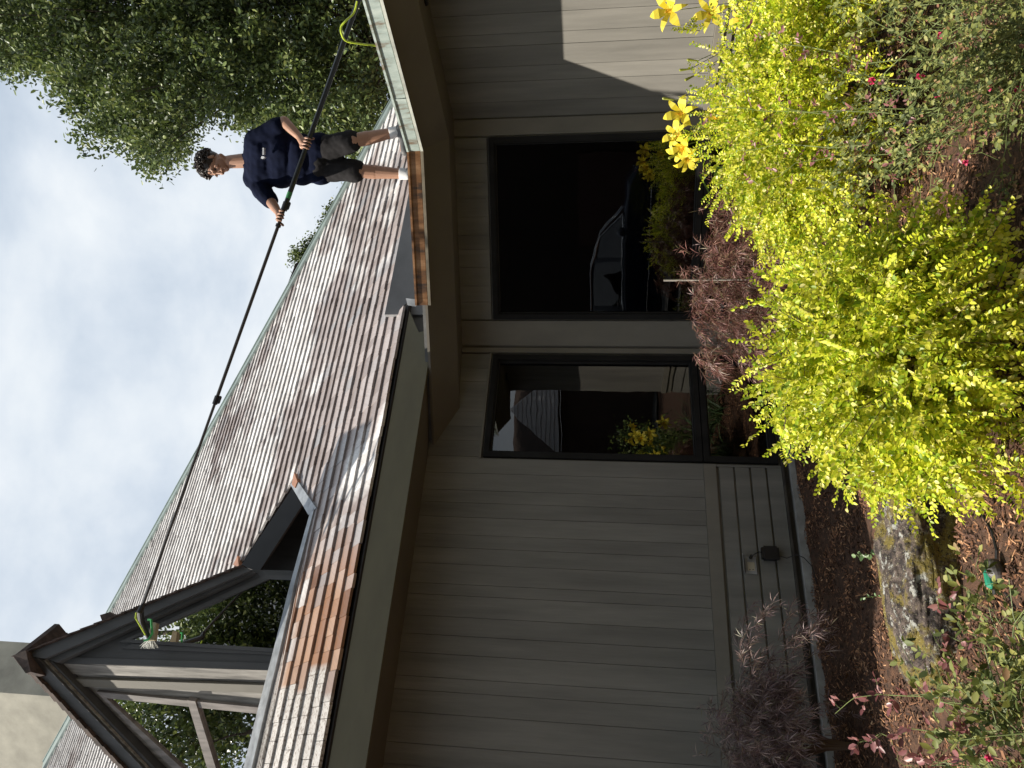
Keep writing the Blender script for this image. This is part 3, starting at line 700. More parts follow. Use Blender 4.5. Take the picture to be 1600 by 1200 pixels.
# ---- red laceleaf maples
def maple(base, c, rad, nsh, label, seed, colr, extra=()):
    global rng; rng = np.random.default_rng(seed)
    o = empty('laceleaf_maple', base, label, 'maple', 'red laceleaf maples by the wall')
    V = []; st = MB(); c = np.array(c); rad = np.array(rad); tips = []
    for i in range(nsh):
        d = rng.normal(size=3); d[2] = abs(d[2])*.8 - .25; d = unit(d)
        p0 = c + d*rad*rng.uniform(.35, .95)
        if p0[2] < .08: continue
        tips.append((p0, unit(d*V3(1, 1, .5) + rng.normal(0, .4, 3)), rng.uniform(.08, .2)))
    for e in extra: tips.append(e)
    for p0, d, L in tips:
        pts = arch(p0, d, L, 1.2, 4, .1)
        if rng.uniform() < .3: st.tube(pts[[0, 2, 4]], [.0018, .0012, .0006], 4)
        for q in np.linspace(.1, 1, max(3, int(L/.024))):
            p, t = sample(pts, np.array([q])); p, t = p[0], t[0]
            dl = unit(t + rng.normal(0, .6, 3) + V3(0, 0, -.3)); s = unit(np.cross(dl, rng.normal(size=3))); Lf = rng.uniform(.045, .085)
            for a in np.linspace(-1.45, 1.45, 5) + rng.normal(0, .12, 5):
                dd = unit(dl*math.cos(a) + s*math.sin(a) + V3(0, 0, -.15)); l = Lf*(1-.25*abs(a)); nn = unit(np.cross(dd, s) + rng.normal(0, .2, 3)); sd = np.cross(dd, nn)*l*.042
                V.append([p, p + dd*l*.45 + sd, p + dd*l + V3(0, 0, -.12*l), p + dd*l*.45 - sd])
    quadmesh('foliage', np.array(V), 4, colr, o)
    for k in range(22):
        a = rng.uniform(0, 2*math.pi); q = c + rad*V3(math.cos(a)*.75, math.sin(a)*.75, rng.uniform(.0, .75)); b = np.array(base, float)
        m = b*.5 + q*.5 + V3(0, 0, .18); st.tube([b, b*.8+m*.2 + V3(0, 0, .1), m, q], [.012, .009, .005, .0015], 5)
    st.build('branches', TWIG, o); print('maple', len(V))
M1 = leafmat('purple_red_maple_leaf', [(0, (.06, .025, .022)), (.4, (.17, .07, .06)), (.7, (.30, .14, .115)), (.85, (.13, .12, .05)), (1, (.34, .19, .15))], .5, .25, 5)
M2 = leafmat('dusky_maple_leaf', [(0, (.07, .045, .05)), (.45, (.20, .13, .13)), (.8, (.36, .26, .23)), (1, (.16, .15, .08))], .5, .25, 5)
cm = pt(1170, 420, 4.5)
em = []
for (x, y, dx, dy, L) in [(1105, 440, -.6, .6, .18), (1090, 540, .2, 1, .2), (1100, 560, .3, 1, .16), (1095, 480, -.3, 1, .2), (1130, 400, -1, .2, .18), (1150, 300, -1, 0, .2), (1160, 560, .2, 1, .16), (1190, 570, .2, 1, .14), (1085, 430, -1, .4, .08), (1165, 275, -1, -.3, .12)]:
    for k in range(9): em.append((pt(x, y, 4.4 + rng.normal(0, .12)) + rng.normal(0, .03, 3), unit(-CU*dx - V3(1, 0, 0)*dy + rng.normal(0, .3, 3)), L))
maple((cm[0], cm[1]+.05, 0), cm + V3(0, 0, -.05), (.58, .42, .36), 900, 'red laceleaf maple growing below the windows around a thin stake', 11, M1, em)
cm2 = pt(1215, 1130, 4.25)
em = []
for (x, y, dx, dy, L) in [(1215, 1000, .0, -1, .22), (1265, 985, .3, -1, .10), (1180, 985, -.2, -1, .18), (1160, 1040, -.6, -1, .2), (1130, 1120, -1, 0, .12), (1240, 1030, .3, -1, .2), (1200, 1060, 0, -1, .2)]:
    for k in range(5): em.append((pt(x, y, 4.2 + rng.normal(0, .1)) + rng.normal(0, .035, 3), unit(-CU*dx - V3(1, 0, 0)*dy + rng.normal(0, .3, 3)), L))
maple((cm2[0]-.1, cm2[1], 0), cm2 + V3(-.1, 0, .02), (.36, .32, .36), 620, 'dusky laceleaf maple beside the grey clapboards near the outlet', 12, M2, em)

# ---- roses: thin canes, pinnate leaves, small pink blooms
ROSEL = leafmat('rose_leaf', [(0, (.06, .085, .022)), (.35, (.14, .17, .04)), (.7, (.24, .255, .06)), (.93, (.33, .32, .09)), (1, (.27, .12, .07))], .6, .3)
ROSER = leafmat('red_rose_leaf', [(0, (.16, .05, .05)), (.6, (.28, .11, .11)), (1, (.34, .17, .15))], .4, .25)
PINK = leafmat('pink_petal', [(0, (.55, .03, .12)), (1, (.80, .08, .20))], .5, .3)
def rose(base, canes, label, blooms, seed, redcanes=(), lsz=(.010, .024), st_=.045, tw=.35):
    global rng; rng = np.random.default_rng(seed)
    o = empty('rose_bush', base, label, 'rose bush', 'rose bushes in front')
    st = MB(); G_, R__ = [], []
    def leafset(p, t, red, sc=1.):
        s = unit(np.cross(t, rng.normal(size=3))); d = unit(t*.4 + s + V3(0, 0, .15)); Lr = rng.uniform(.03, .06)*sc
        st.tube([p, p + d*Lr], [.0009, .0007], 3, False)
        nl = 5 if rng.uniform() < .6 else 3; sd = unit(np.cross(d, V3(0, 0, 1) + rng.normal(0, .5, 3)))
        pos = [(1., 0)] + [(.75, 1), (.75, -1)] + ([(.4, 1), (.4, -1)] if nl == 5 else [])
        for q, k in pos:
            L = rng.uniform(*lsz)*sc; dd = unit(d + sd*k*1.3 + rng.normal(0, .2, 3)) if k else d
            up = unit(V3(-.3, -.4, 1) + rng.normal(0, .55, 3))
            v = leaves((p + d*Lr*q)[None], dd[None], up[None], L, L*.30)[0]; (R__ if red else G_).append(v)
    def cane(pts, r, red=False, step=st_, twigs=True):
        L = np.linalg.norm(np.diff(pts, axis=0), axis=1).sum()
        st.tube(pts, list(np.linspace(r, r*.45, len(pts))), 5)
        for q in np.arange(.12, 1, step/L):
            p, t = sample(pts, np.array([q])); leafset(p[0], t[0], red)
            if twigs and rng.uniform() < tw: cane(arch(p[0], t[0] + rng.normal(0, .7, 3), rng.uniform(.06, .18), .2, 4, .1), r*.5, red, .028, False)
    for c_ in canes: cane(c_, rng.uniform(.0018, .0032))
    for c_ in redcanes: cane(c_, .002, True, .05, False)
    st.build('canes', GST, o); quadmesh('foliage', np.array(G_), 6, ROSEL, o, LF)
    if R__: quadmesh('young_leaves', np.array(R__), 6, ROSER, o, LF)
    for p in blooms:
        V = []; r = rng.uniform(.010, .015)
        for k in range(14):
            a = rng.normal(size=3); a[1] -= .4; a[2] += .4; a = unit(a); V.append(leaves(np.array([p]), a[None], unit(np.cross(a, rng.normal(size=3)))[None], r, r*.45, .5)[0])
        quadmesh('bloom', np.array(V), 6, PINK, o, LF)
    print('rose', len(G_))
def arcp(b, q):
    k = V3(rng.normal(0, .035), rng.normal(0, .03), rng.uniform(.01, .06)); j = lambda: rng.normal(0, .008, 3)
    return np.array([b*(1-t) + q*t + k*math.sin(math.pi*t) + (j() if 0 < t < 1 else 0) for t in np.linspace(0, 1, 8)])
rng = np.random.default_rng(21)
can = []; rb = gnd(1640, 150)*V3(1, 1, 0); rb = V3(1.15, 2.45, 0)
for k in range(46):
    x = rng.uniform(1290, 1620); y = rng.uniform(-20, 340); dist = rng.uniform(2.15, 2.9)
    q = pt(x, y, dist); b = rb + V3(rng.normal(0, .16), rng.normal(0, .12), 0); m = b*.5 + q*.5 + V3(rng.normal(0, .04), rng.normal(0, .04), .06)
    can.append(np.array([b, b*.7+m*.3 + V3(0, 0, .03), m, m*.4+q*.6 + V3(0, 0, .02), q]))
red = []
for (x, y, dist) in [(1075+40, 168, 2.7), (1150, 235, 2.8), (1170, 40, 2.8), (1300, 105, 2.6), (1180, 290, 2.75), (1390, 268, 2.6), (1560, 250, 2.5), (1215, 165, 2.7)]:
    q = pt(x, y, dist); b = pt(1480, y*.6+70, 2.5); red.append(arcp(b, q))
bl = [pt(x, y, 2.45) for x, y in [(1360, 250), (1363, 126), (1438, 119), (1465, 149), (1592, 140), (1509, 254), (1545, 137), (1470, 55)]]
rose(rb, can, 'tangled rose bush with small pink blooms in the front corner under the lilies', bl, 22, red)
rng = np.random.default_rng(23)
can = []; rb = V3(-1.05, 2.35, 0)
for (x, y, dist) in [(1395, 990, 2.7), (1440, 1075, 2.6), (1480, 1000, 2.5), (1540, 920, 2.4), (1530, 960, 2.4), (1500, 1040, 2.5), (1460, 1110, 2.5), (1480, 1150, 2.5), (1500, 1100, 2.4), (1560, 1080, 2.3), (1580, 1000, 2.3), (1570, 900, 2.35), (1590, 1150, 2.3), (1520, 1190, 2.4), (1440, 1190, 2.5), (1590, 1050, 2.2), (1550, 1130, 2.3), (1600, 950, 2.25), (1500, 1150, 2.3), (1540, 1030, 2.35), (1465, 1060, 2.5)]:
    for k in range(1 if x < 1500 else 2):
        q = pt(x + rng.normal(0, 8), y + rng.normal(0, 12), dist + rng.normal(0, .05)); b = rb + V3(rng.normal(0, .14), rng.normal(0, .1), 0)
        m = b*.5+q*.5 + V3(0, 0, .06); can.append(np.array([b, b*.6+m*.4, m, m*.4+q*.6 + V3(0, 0, .015), q]))
red = []
for (x, y, dist) in [(1305, 1115, 2.85), (1340, 1160, 2.7), (1400, 1185, 2.6), (1455, 985, 2.55), (1440, 1175, 2.5), (1470, 940, 2.6)]:
    q = pt(x, y, dist); b = pt(1560, 1120*.5+y*.5, 2.35); red.append(arcp(b, q))
bl = [pt(x, y, 2.3) for x, y in [(1592, 1193), (1545, 1185)]]
rose(rb, can, 'sparse rose bush with reddish young shoots reaching over the mossy rock', bl, 24, red, (.018, .040), .085, .22)

# ---- daylilies
STRAP = leafmat('daylily_leaf', [(0, (.05, .10, .035)), (.6, (.10, .17, .06)), (1, (.16, .22, .09))], .4, .25)
PETAL = leafmat('yellow_petal', [(0, (.78, .62, .03)), (1, (.85, .74, .10))], .5, .35)
THROAT = leafmat('orange_throat', [(0, (.72, .38, .03)), (1, (.8, .5, .05))], .5, .2)
def lily(base, nl, flowers, buds, label, seed, folds=()):
    global rng; rng = np.random.default_rng(seed)
    o = empty('daylily', base, label, 'daylily', 'yellow daylilies by the wall'); base = np.array(base, float)
    V = []
    def blade(p0, d0, L, droop, wd, pts=None):
        pts = arch(p0, d0, L, droop, 9, .02) if pts is None else pts
        s = unit(np.cross(d0, UZ) + rng.normal(0, .2, 3)); k = len(pts)
        for i in range(k-1):
            w0 = wd*math.sin(math.pi*(.12+.88*(1-i/(k-1)))*.62+.2)*(1-i/(k-1))**.5; w1 = wd*math.sin(math.pi*(.12+.88*(1-(i+1)/(k-1)))*.62+.2)*max(0, 1-(i+1)/(k-1))**.5
            V.append([pts[i]-s*w0, pts[i+1]-s*w1, pts[i+1]+s*w1, pts[i]+s*w0])
    for i in range(nl):
        a = rng.uniform(0, 2*math.pi); d = V3(math.cos(a)*.55, math.sin(a)*.55, 1); blade(base + V3(*rng.normal(0, .05, 2), 0), d, rng.uniform(.45, .95), rng.uniform(1.0, 2.6), rng.uniform(.007, .011))
    for f in folds: blade(None, f[1]-f[0], 0, 0, .009, pts=np.array(f))
    quadmesh('leaves', np.array(V), 4, STRAP, o)
    st = MB()
    for p in list(flowers) + list(buds):
        p = np.array(p[0]); b = base + V3(*rng.normal(0, .05, 2), 0)
        st.tube([b, b*.6+p*.4 + V3(rng.normal(0, .03), 0, .05), p], [.0035, .003, .002], 6)
    st.build('scapes', GST, o)
    for p, d, r in flowers:
        p = np.array(p); d = unit(np.array(d)); s = unit(np.cross(d, UZ)); u = np.cross(s, d); F = []
        for k in range(6):
            a = k*math.pi/3 + .3; rd = s*math.cos(a) + u*math.sin(a); wd = r*(.34 if k % 2 else .25)
            prof = [(0, .0, .12), (.3, .36, .6), (.62, .70, 1.), (.95, .80, .78), (1.18, .70, .38), (1.34, .52, .03)] if k % 2 else [(0, .0, .12), (.3, .38, .6), (.66, .72, .9), (1.02, .74, .6), (1.24, .58, .28), (1.38, .36, .03)]
            sd = np.cross(rd, d)
            C = [(p + rd*r*x + d*r*y, wd*w_) for x, y, w_ in prof]
            for i in range(len(C)-1):
                (a0, w0), (a1, w1) = C[i], C[i+1]; F.append([a0 - sd*w0, a1 - sd*w1, a1 + sd*w1, a0 + sd*w0])
        fl = quadmesh('flower', np.array(F), 4, PETAL, o)
        sm = MB(); sm.ball(p + d*r*.12, (r*.13, r*.13, r*.3), None, 8, 5)
        for k in range(6):
            e = d + rng.normal(0, .22, 3); sm.tube([p, p + unit(e)*r*.75], [r*.015, r*.02], 4)
        sm.build('throat', THROAT, fl)
    bm_ = leafmat('green_yellow_bud', [(0, (.2, .25, .05)), (1, (.4, .4, .06))], .4, .2)
    for p, d in buds: bd = MB(); bd.cap(p, np.array(p) + unit(np.array(d))*.055, .004, .008, 8); bd.build('bud', bm_, o)
T = lambda dx, dy, dz: -CU*dx - V3(1, 0, 0)*dy - V3(0, 1, 0)*dz
lily((2.32, 4.45, 0), 60, [(pt(1048, 17, 4.2), T(-.5, .5, 1), .082), (pt(1112, 22, 4.2), T(-.3, .3, 1), .078), (pt(1160, 30, 4.15), T(-1, .2, .4), .055), (pt(1058, -6, 4.3), T(-1, -.2, .6), .07)],
     [(pt(1090, 95, 4.25), T(-1, -.1, 0)), (pt(1078, 108, 4.25), T(-1, .1, 0)), (pt(1085, 118, 4.25), T(-1, .5, 0))], 'pair of open yellow lilies at the sunlit siding in the corner', 31)
lily((2.95, 3.7, 0), 70, [(V3(2.75, 3.8, .95), (-.8, .4, .2), .08), (V3(2.95, 3.75, .82), (-.9, .2, .1), .08), (V3(3.1, 3.6, 1.0), (-.8, .5, .3), .08), (V3(2.8, 3.5, .75), (-.9, .3, .1), .075), (V3(3.0, 3.9, .65), (-.9, .3, .1), .075)],
     [(V3(2.7, 3.6, .95), (-.2, 0, 1)), (V3(3.05, 3.8, 1.08), (0, 0, 1))], 'lily clump growing outside the corner wall end, mirrored in the narrow window', 33)
fo = lambda *a: [pt(x, y, 4.0) for x, y in a]
lily((1.62, 4.35, 0), 46, [(pt(1066, 178, 4.1), T(-.5, .2, 1), .074), (pt(1062, 212, 4.1), T(-.8, -.1, .7), .07), (pt(1068, 228, 4.15), T(-.4, .8, .6), .07), (pt(1072, 246, 4.15), T(.2, 1, .7), .06), (pt(1122, 183, 4.0), T(-.7, .4, .7), .055)],
     [(pt(1052, 156, 4.15), T(-1, -.15, 0)), (pt(1060, 240, 4.15), T(-1, .5, 0))], 'cluster of yellow lilies in front of the dark window corner', 32,
     [fo((1160, 250), (1130, 262), (1093, 273), (1110, 305), (1112, 318)), fo((1150, 262), (1122, 262), (1116, 275), (1122, 283), (1132, 282)), fo((1165, 262), (1140, 275), (1118, 288))])

# ---- small weeds in the bark
def weed(x, y, n, lab, sz, seed):
    global rng; rng = np.random.default_rng(seed)
    b = gnd(x, y, .0); o = empty('seedling', b, lab, 'weed', 'seedlings in the bark')
    st = MB(); V = []
    tip = b + V3(.0, -.0, .0) - V3(0, 0, 0) + CU*0 + V3(-.0, 0, .14 if n > 6 else .09)
    pts = np.array([b, b*.5+tip*.5 + V3(.01, 0, 0), tip]); st.tube(pts, .0012, 5)
    for q in np.linspace(.25, 1, n):
        p, t = sample(pts, np.array([q])); a = rng.uniform(0, 6.28); d = V3(math.cos(a), math.sin(a)*.6, .35)
        V.append(leaves(p, d[None], V3(-.2, -.7, .8)[None], sz*rng.uniform(.8, 1.2), sz*.42)[0])
    st.build('stem', GST, o); quadmesh('foliage', np.array(V), 6, leafmat('seedling_leaf', [(0, (.11, .19, .07)), (1, (.18, .28, .11))], .4, .25), o, LF)
weed(1382, 870, 11, 'small round-leaved green seedling in dark bark by the rock', .030, 41)
weed(1392, 936, 7, 'tiny seedling with narrow leaves below the larger seedling', .017, 42)

# ---- mossy rock
def rock():
    global rng; rng = np.random.default_rng(51)
    c = gnd(1460, 905, 0.0); s = MB(); ax = unit(V3(.80, .22, 0)*1.0 - V3(0, 0, 0)); ax = unit(gnd(1440, 770) - gnd(1470, 1060)); ay = np.cross(UZ, ax)
    L = np.linalg.norm(gnd(1440, 770) - gnd(1470, 1060))*.5 + .05
    s.ball(V3(0, 0, 0), 1., None, 120, 70); v = s.v[0]
    def nz_(p, f, k): return np.sin(p[:, 0]*f+k)*np.cos(p[:, 1]*f*1.3+k*2)*np.sin(p[:, 2]*f*.9+k*3)
    d = 1 + .016*rng.normal(size=len(v)) + .12*nz_(v, 3, .5) + .07*nz_(v, 6.1, 1.7) + .035*nz_(v, 13, 2.2) + .018*nz_(v, 29, .3) + .010*nz_(v, 61, .9)
    q = np.sign(v)*np.abs(v)**np.array([.75, .7, .7]); q = q*d[:, None]
    s.v[0] = c + ax*(q[:, :1]*L) + ay*(q[:, 1:2]*.235) + UZ*(q[:, 2:]*.155+.035)
    m = bpy.data.materials.new('lichen_rock'); m.use_nodes = True; t = m.node_tree; bs = t.nodes['Principled BSDF']; g = N_(t, 'ShaderNodeNewGeometry')
    def nn(sc, det=5): n = N_(t, 'ShaderNodeTexNoise'); n.inputs['Scale'].default_value = sc; n.inputs['Detail'].default_value = det; n.inputs['Roughness'].default_value = .65; t.links.new(g.outputs['Position'], n.inputs[0]); return n.outputs[0]
    def rp(src, a, b): r = N_(t, 'ShaderNodeMapRange'); r.inputs[1].default_value = a; r.inputs[2].default_value = b; t.links.new(src, r.inputs[0]); return r.outputs[0]
    def mc(f, a, b):
        x = N_(t, 'ShaderNodeMix', data_type='RGBA'); t.links.new(f, x.inputs[0])
        for i, c_ in ((6, a), (7, b)):
            if isinstance(c_, tuple): x.inputs[i].default_value = (*c_, 1)
            else: t.links.new(c_, x.inputs[i])
        return x.outputs[2]
    c_ = mc(rp(nn(22, 8), .42, .58), (.025, .018, .017), (.12, .09, .075)); c_ = mc(rp(nn(17, 10), .55, .59), c_, (.34, .34, .31)); c_ = mc(rp(nn(7, 10), .48, .56), c_, (.15, .115, .022)); c_ = mc(rp(nn(75, 6), .56, .60), c_, (.02, .016, .012)); c_ = mc(rp(nn(110, 4), .62, .66), c_, (.36, .33, .20))
    t.links.new(c_, bs.inputs['Base Color']); bs.inputs['Roughness'].default_value = .9
    b = N_(t, 'ShaderNodeBump'); b.inputs['Strength'].default_value = .8; b.inputs['Distance'].default_value = .03; t.links.new(nn(30, 12), b.inputs['Height']); t.links.new(b.outputs[0], bs.inputs['Normal'])
    tag(s.build('rock', m, smooth=True), 'long mossy grey boulder half sunk in bark mulch', 'rock')
rock()

# ---- stake, white bag, cable, adapter, garden light
s = MB(); q = pt(1085, 439, 4.45); s.tube([V3(q[0]+.01, q[1], -.05), pt(1037, 438, 4.45)], .006, 8); tag(s.build('stake', mat('pale_wood', (.42, .38, .34), .7, .2)), 'thin pale stake standing in the red maple', 'stake')
rng = np.random.default_rng(61)
s = MB(); c = gnd(1392, 728, .05); n = 14
Gd = [[c + V3((i/n-.5)*.20, (j/n-.5)*.2, 0) + V3(0, 0, .07*math.exp(-((i/n-.5)**2+(j/n-.5)**2)*6) + rng.normal(0, .012)) + V3(*rng.normal(0, .006, 2), 0) for j in range(n+1)] for i in range(n+1)]
s.add([p for r in Gd for p in r], [(i*(n+1)+j, (i+1)*(n+1)+j, (i+1)*(n+1)+j+1, i*(n+1)+j+1) for i in range(n) for j in range(n)])
bo = s.build('plastic_bag', mat('white_plastic', (.75, .76, .8), .35, .05)); md = bo.modifiers.new('t', 'SOLIDIFY'); md.thickness = .002
tag(bo, 'crumpled white plastic bag under the front golden shrub', 'bag')
def adapter():
    a = WA(1.66, -1.18, .07); o = empty('power_adapter', a, 'black power adapter hanging on its cord from the wall outlet', 'adapter')
    s = MB(); s.box(WA, 1.625, 1.72, -1.235, -1.145, .035, .085); s.box(WA, 1.633, 1.712, -1.25, -1.13, .04, .078); b = s.build('body', BLACK, o)
    s = MB(); s.tube([WA(1.645, -1.055, .036), WA(1.645, -1.055, .075)], .012, 10); s.build('plug', BLACK, o)
    s = MB(); s.tube([WA(1.64, -1.055, .07), WA(1.655, -1.075, .085), WA(1.675, -1.11, .08), WA(1.672, -1.14, .065)], .0035, 6)
    s.tube([WA(1.66, -1.24, .06), WA(1.64, -1.30, .07), WA(1.66, -1.36, .10), WA(1.63, -1.40, .13), WA(1.56, -1.435, .17), WA(1.42, -1.44, .22)], .0035, 6)
    s.build('cord', BLACK, o)
adapter()
s = MB(); P_ = [gnd(x, y, .022) for x, y in [(1520, 730), (1530, 770), (1533, 800), (1550, 830), (1557, 860), (1556, 885)]]; s.tube(P_, .005, 6)
P_ = [gnd(x, y, .03) for x, y in [(1552, 905), (1575, 930), (1592, 955), (1600, 975), (1625, 1000)]]; s.tube(P_, .005, 6)
tag(s.build('cable', BLACK), 'thin black cable lying on sunlit bark beside the rock', 'cable')
def gl():
    a = gnd(1548, 890, .0); o = empty('garden_light', a, 'small green and black spotlight lying in the bark', 'garden light')
    GR = mat('green_plastic', (.02, .22, .13), .35, .1)
    s = MB(); s.cap(gnd(1553, 884, .05), gnd(1556, 893, .05), .026, .030, 16); s.build('lamp_head', mat('silver_grey_plastic', (.12, .11, .11), .35, .2), o)
    s = MB(); s.cap(gnd(1545, 895, .045), gnd(1549, 912, .045), .018, .02, 12); s.build('collar', GR, o)
    s = MB(); s.cap(gnd(1556, 900, .03), gnd(1553, 935, .02), .02, .008, 10); s.build('spike', BLACK, o)
gl()

# ------------------------------------------------------------------ trees
TREEL = leafmat('tree_leaf', [(0, (.028, .046, .016)), (.4, (.08, .12, .034)), (.8, (.16, .21, .055)), (1, (.25, .28, .09))], .45, .28, 1.2)
BARK = mat('grey_brown_bark', (.09, .07, .055), .9, .3, 0, (6, 6, 1.5))
def crown(blobs, per, size, seed):
    r = np.random.default_rng(seed); P = []
    for c, rad in blobs:
        d = r.normal(size=(per, 3)); d /= np.linalg.norm(d, axis=1)[:, None]; q = r.uniform(.25, 1.1, per)[:, None]**.6
        # leaves hang in little sprays
        k = max(1, per//12); cen = d[:k]*q[:k]*rad; P.append(np.array(c) + np.repeat(cen, 12, 0)[:per] + r.normal(0, size*1.1, (min(per, k*12), 3)))
    P = np.vstack(P); n = len(P); D = r.normal(size=(n, 3)); D[:, 2] -= .5; Nn = r.normal(size=(n, 3)) + V3(0, 0, .8); L = size*r.uniform(.7, 1.3, n)
    return leaves(P, unit(D), unit(Nn), L, L*.27)
def inside(x, y, poly):
    c = False; n = len(poly)
    for i in range(n):
        x1, y1 = poly[i]; x2, y2 = poly[(i+1) % n]
        if (y1 > y) != (y2 > y) and x < (x2-x1)*(y-y1)/(y2-y1)+x1: c = not c
    return c
def bigtree():
    r = np.random.default_rng(71)
    base = V3(8.0, 15.5, 0); o = empty('tree', base, 'large leafy green tree rising behind the man and roof', 'tree')
    poly = [(-80, -140), (-60, 60), (0, 92), (30, 108), (80, 112), (112, 160), (142, 218), (190, 208), (240, 248), (275, 245), (296, 185), (350, 170), (385, 190), (420, 205), (480, 232), (570, 245), (600, 200), (602, 120), (612, 60), (640, -140)]
    blobs = []
    for i in range(2600):
        x, y = r.uniform(-80, 640), r.uniform(-160, 270)
        if not inside(x, y, poly): continue
        if any(abs(x-hx)**2 + abs(y-hy)**2 < hr**2 for hx, hy, hr in [(80, 60, 12), (180, 130, 13), (240, 60, 11), (130, 20, 9), (370, 140, 15), (500, 150, 14), (540, 30, 12), (440, 110, 12), (280, 200, 10), (520, 215, 14), (205, 190, 10), (590, 60, 26), (605, 110, 28), (330, 90, 12), (410, 60, 10), (470, 45, 10), (300, 130, 9)]): continue
        dist = r.uniform(12.5, 17.5); rad = r.uniform(.27, .46)*dist/14; p = pt(x, y, dist)
        if all(np.linalg.norm(p-b[0]) > .52 for b in blobs): blobs.append((p, rad))
    print('blobs', len(blobs))
    tr = MB(); mid = V3(7.2, 15.2, 6.5); tr.tube([base, base*.5+mid*.5 + V3(.1, 0, 0), mid, V3(7.4, 15.4, 8.3), V3(8.2, 15.6, 10.5)], [.34, .28, .2, .12, .05], 10)
    tr.build('trunk', BARK, o)
    lm = MB(); nodes = [mid, V3(7.4, 15.4, 8.3), V3(7.6, 15.3, 4.2), V3(8.2, 15.6, 10.0)]
    for c, rad in blobs:
        if r.uniform() < .5:
            a = min(nodes, key=lambda q: np.linalg.norm(q-c)); m = a*.5+c*.5 + V3(0, 0, -.15); lm.tube([a, m, c], [.035, .02, .008], 5)
    lm.build('limbs', BARK, o)
    quadmesh('crown', crown(blobs, 300, .10, 72), 6, TREEL, o, LF)
    # small tree whose top shows over the hip
    b = pt(500, 395, 19) * V3(1, 1, 0); o2 = empty('tree', b, 'top of a small green tree peeking over the roof hip beside the pole', 'tree')
    bl = [(pt(x, y, 19 + r.normal(0, .3)), rr) for x, y, rr in [(468, 403, .22), (476, 395, .25), (492, 383, .25), (505, 375, .2), (518, 350, .28), (527, 330, .25), (512, 362, .15), (560, 300, .5), (600, 330, .8), (560, 380, .8), (520, 420, .8)]]
    quadmesh('crown', crown(bl, 400, .09, 73), 6, TREEL, o2, LF)
    t2 = MB(); t2.tube([b, pt(520, 420, 19)], [.12, .05], 8)
    for c, _ in bl: t2.tube([pt(540, 420, 19), c], [.03, .01], 5)
    t2.build('trunk', BARK, o2)
bigtree()

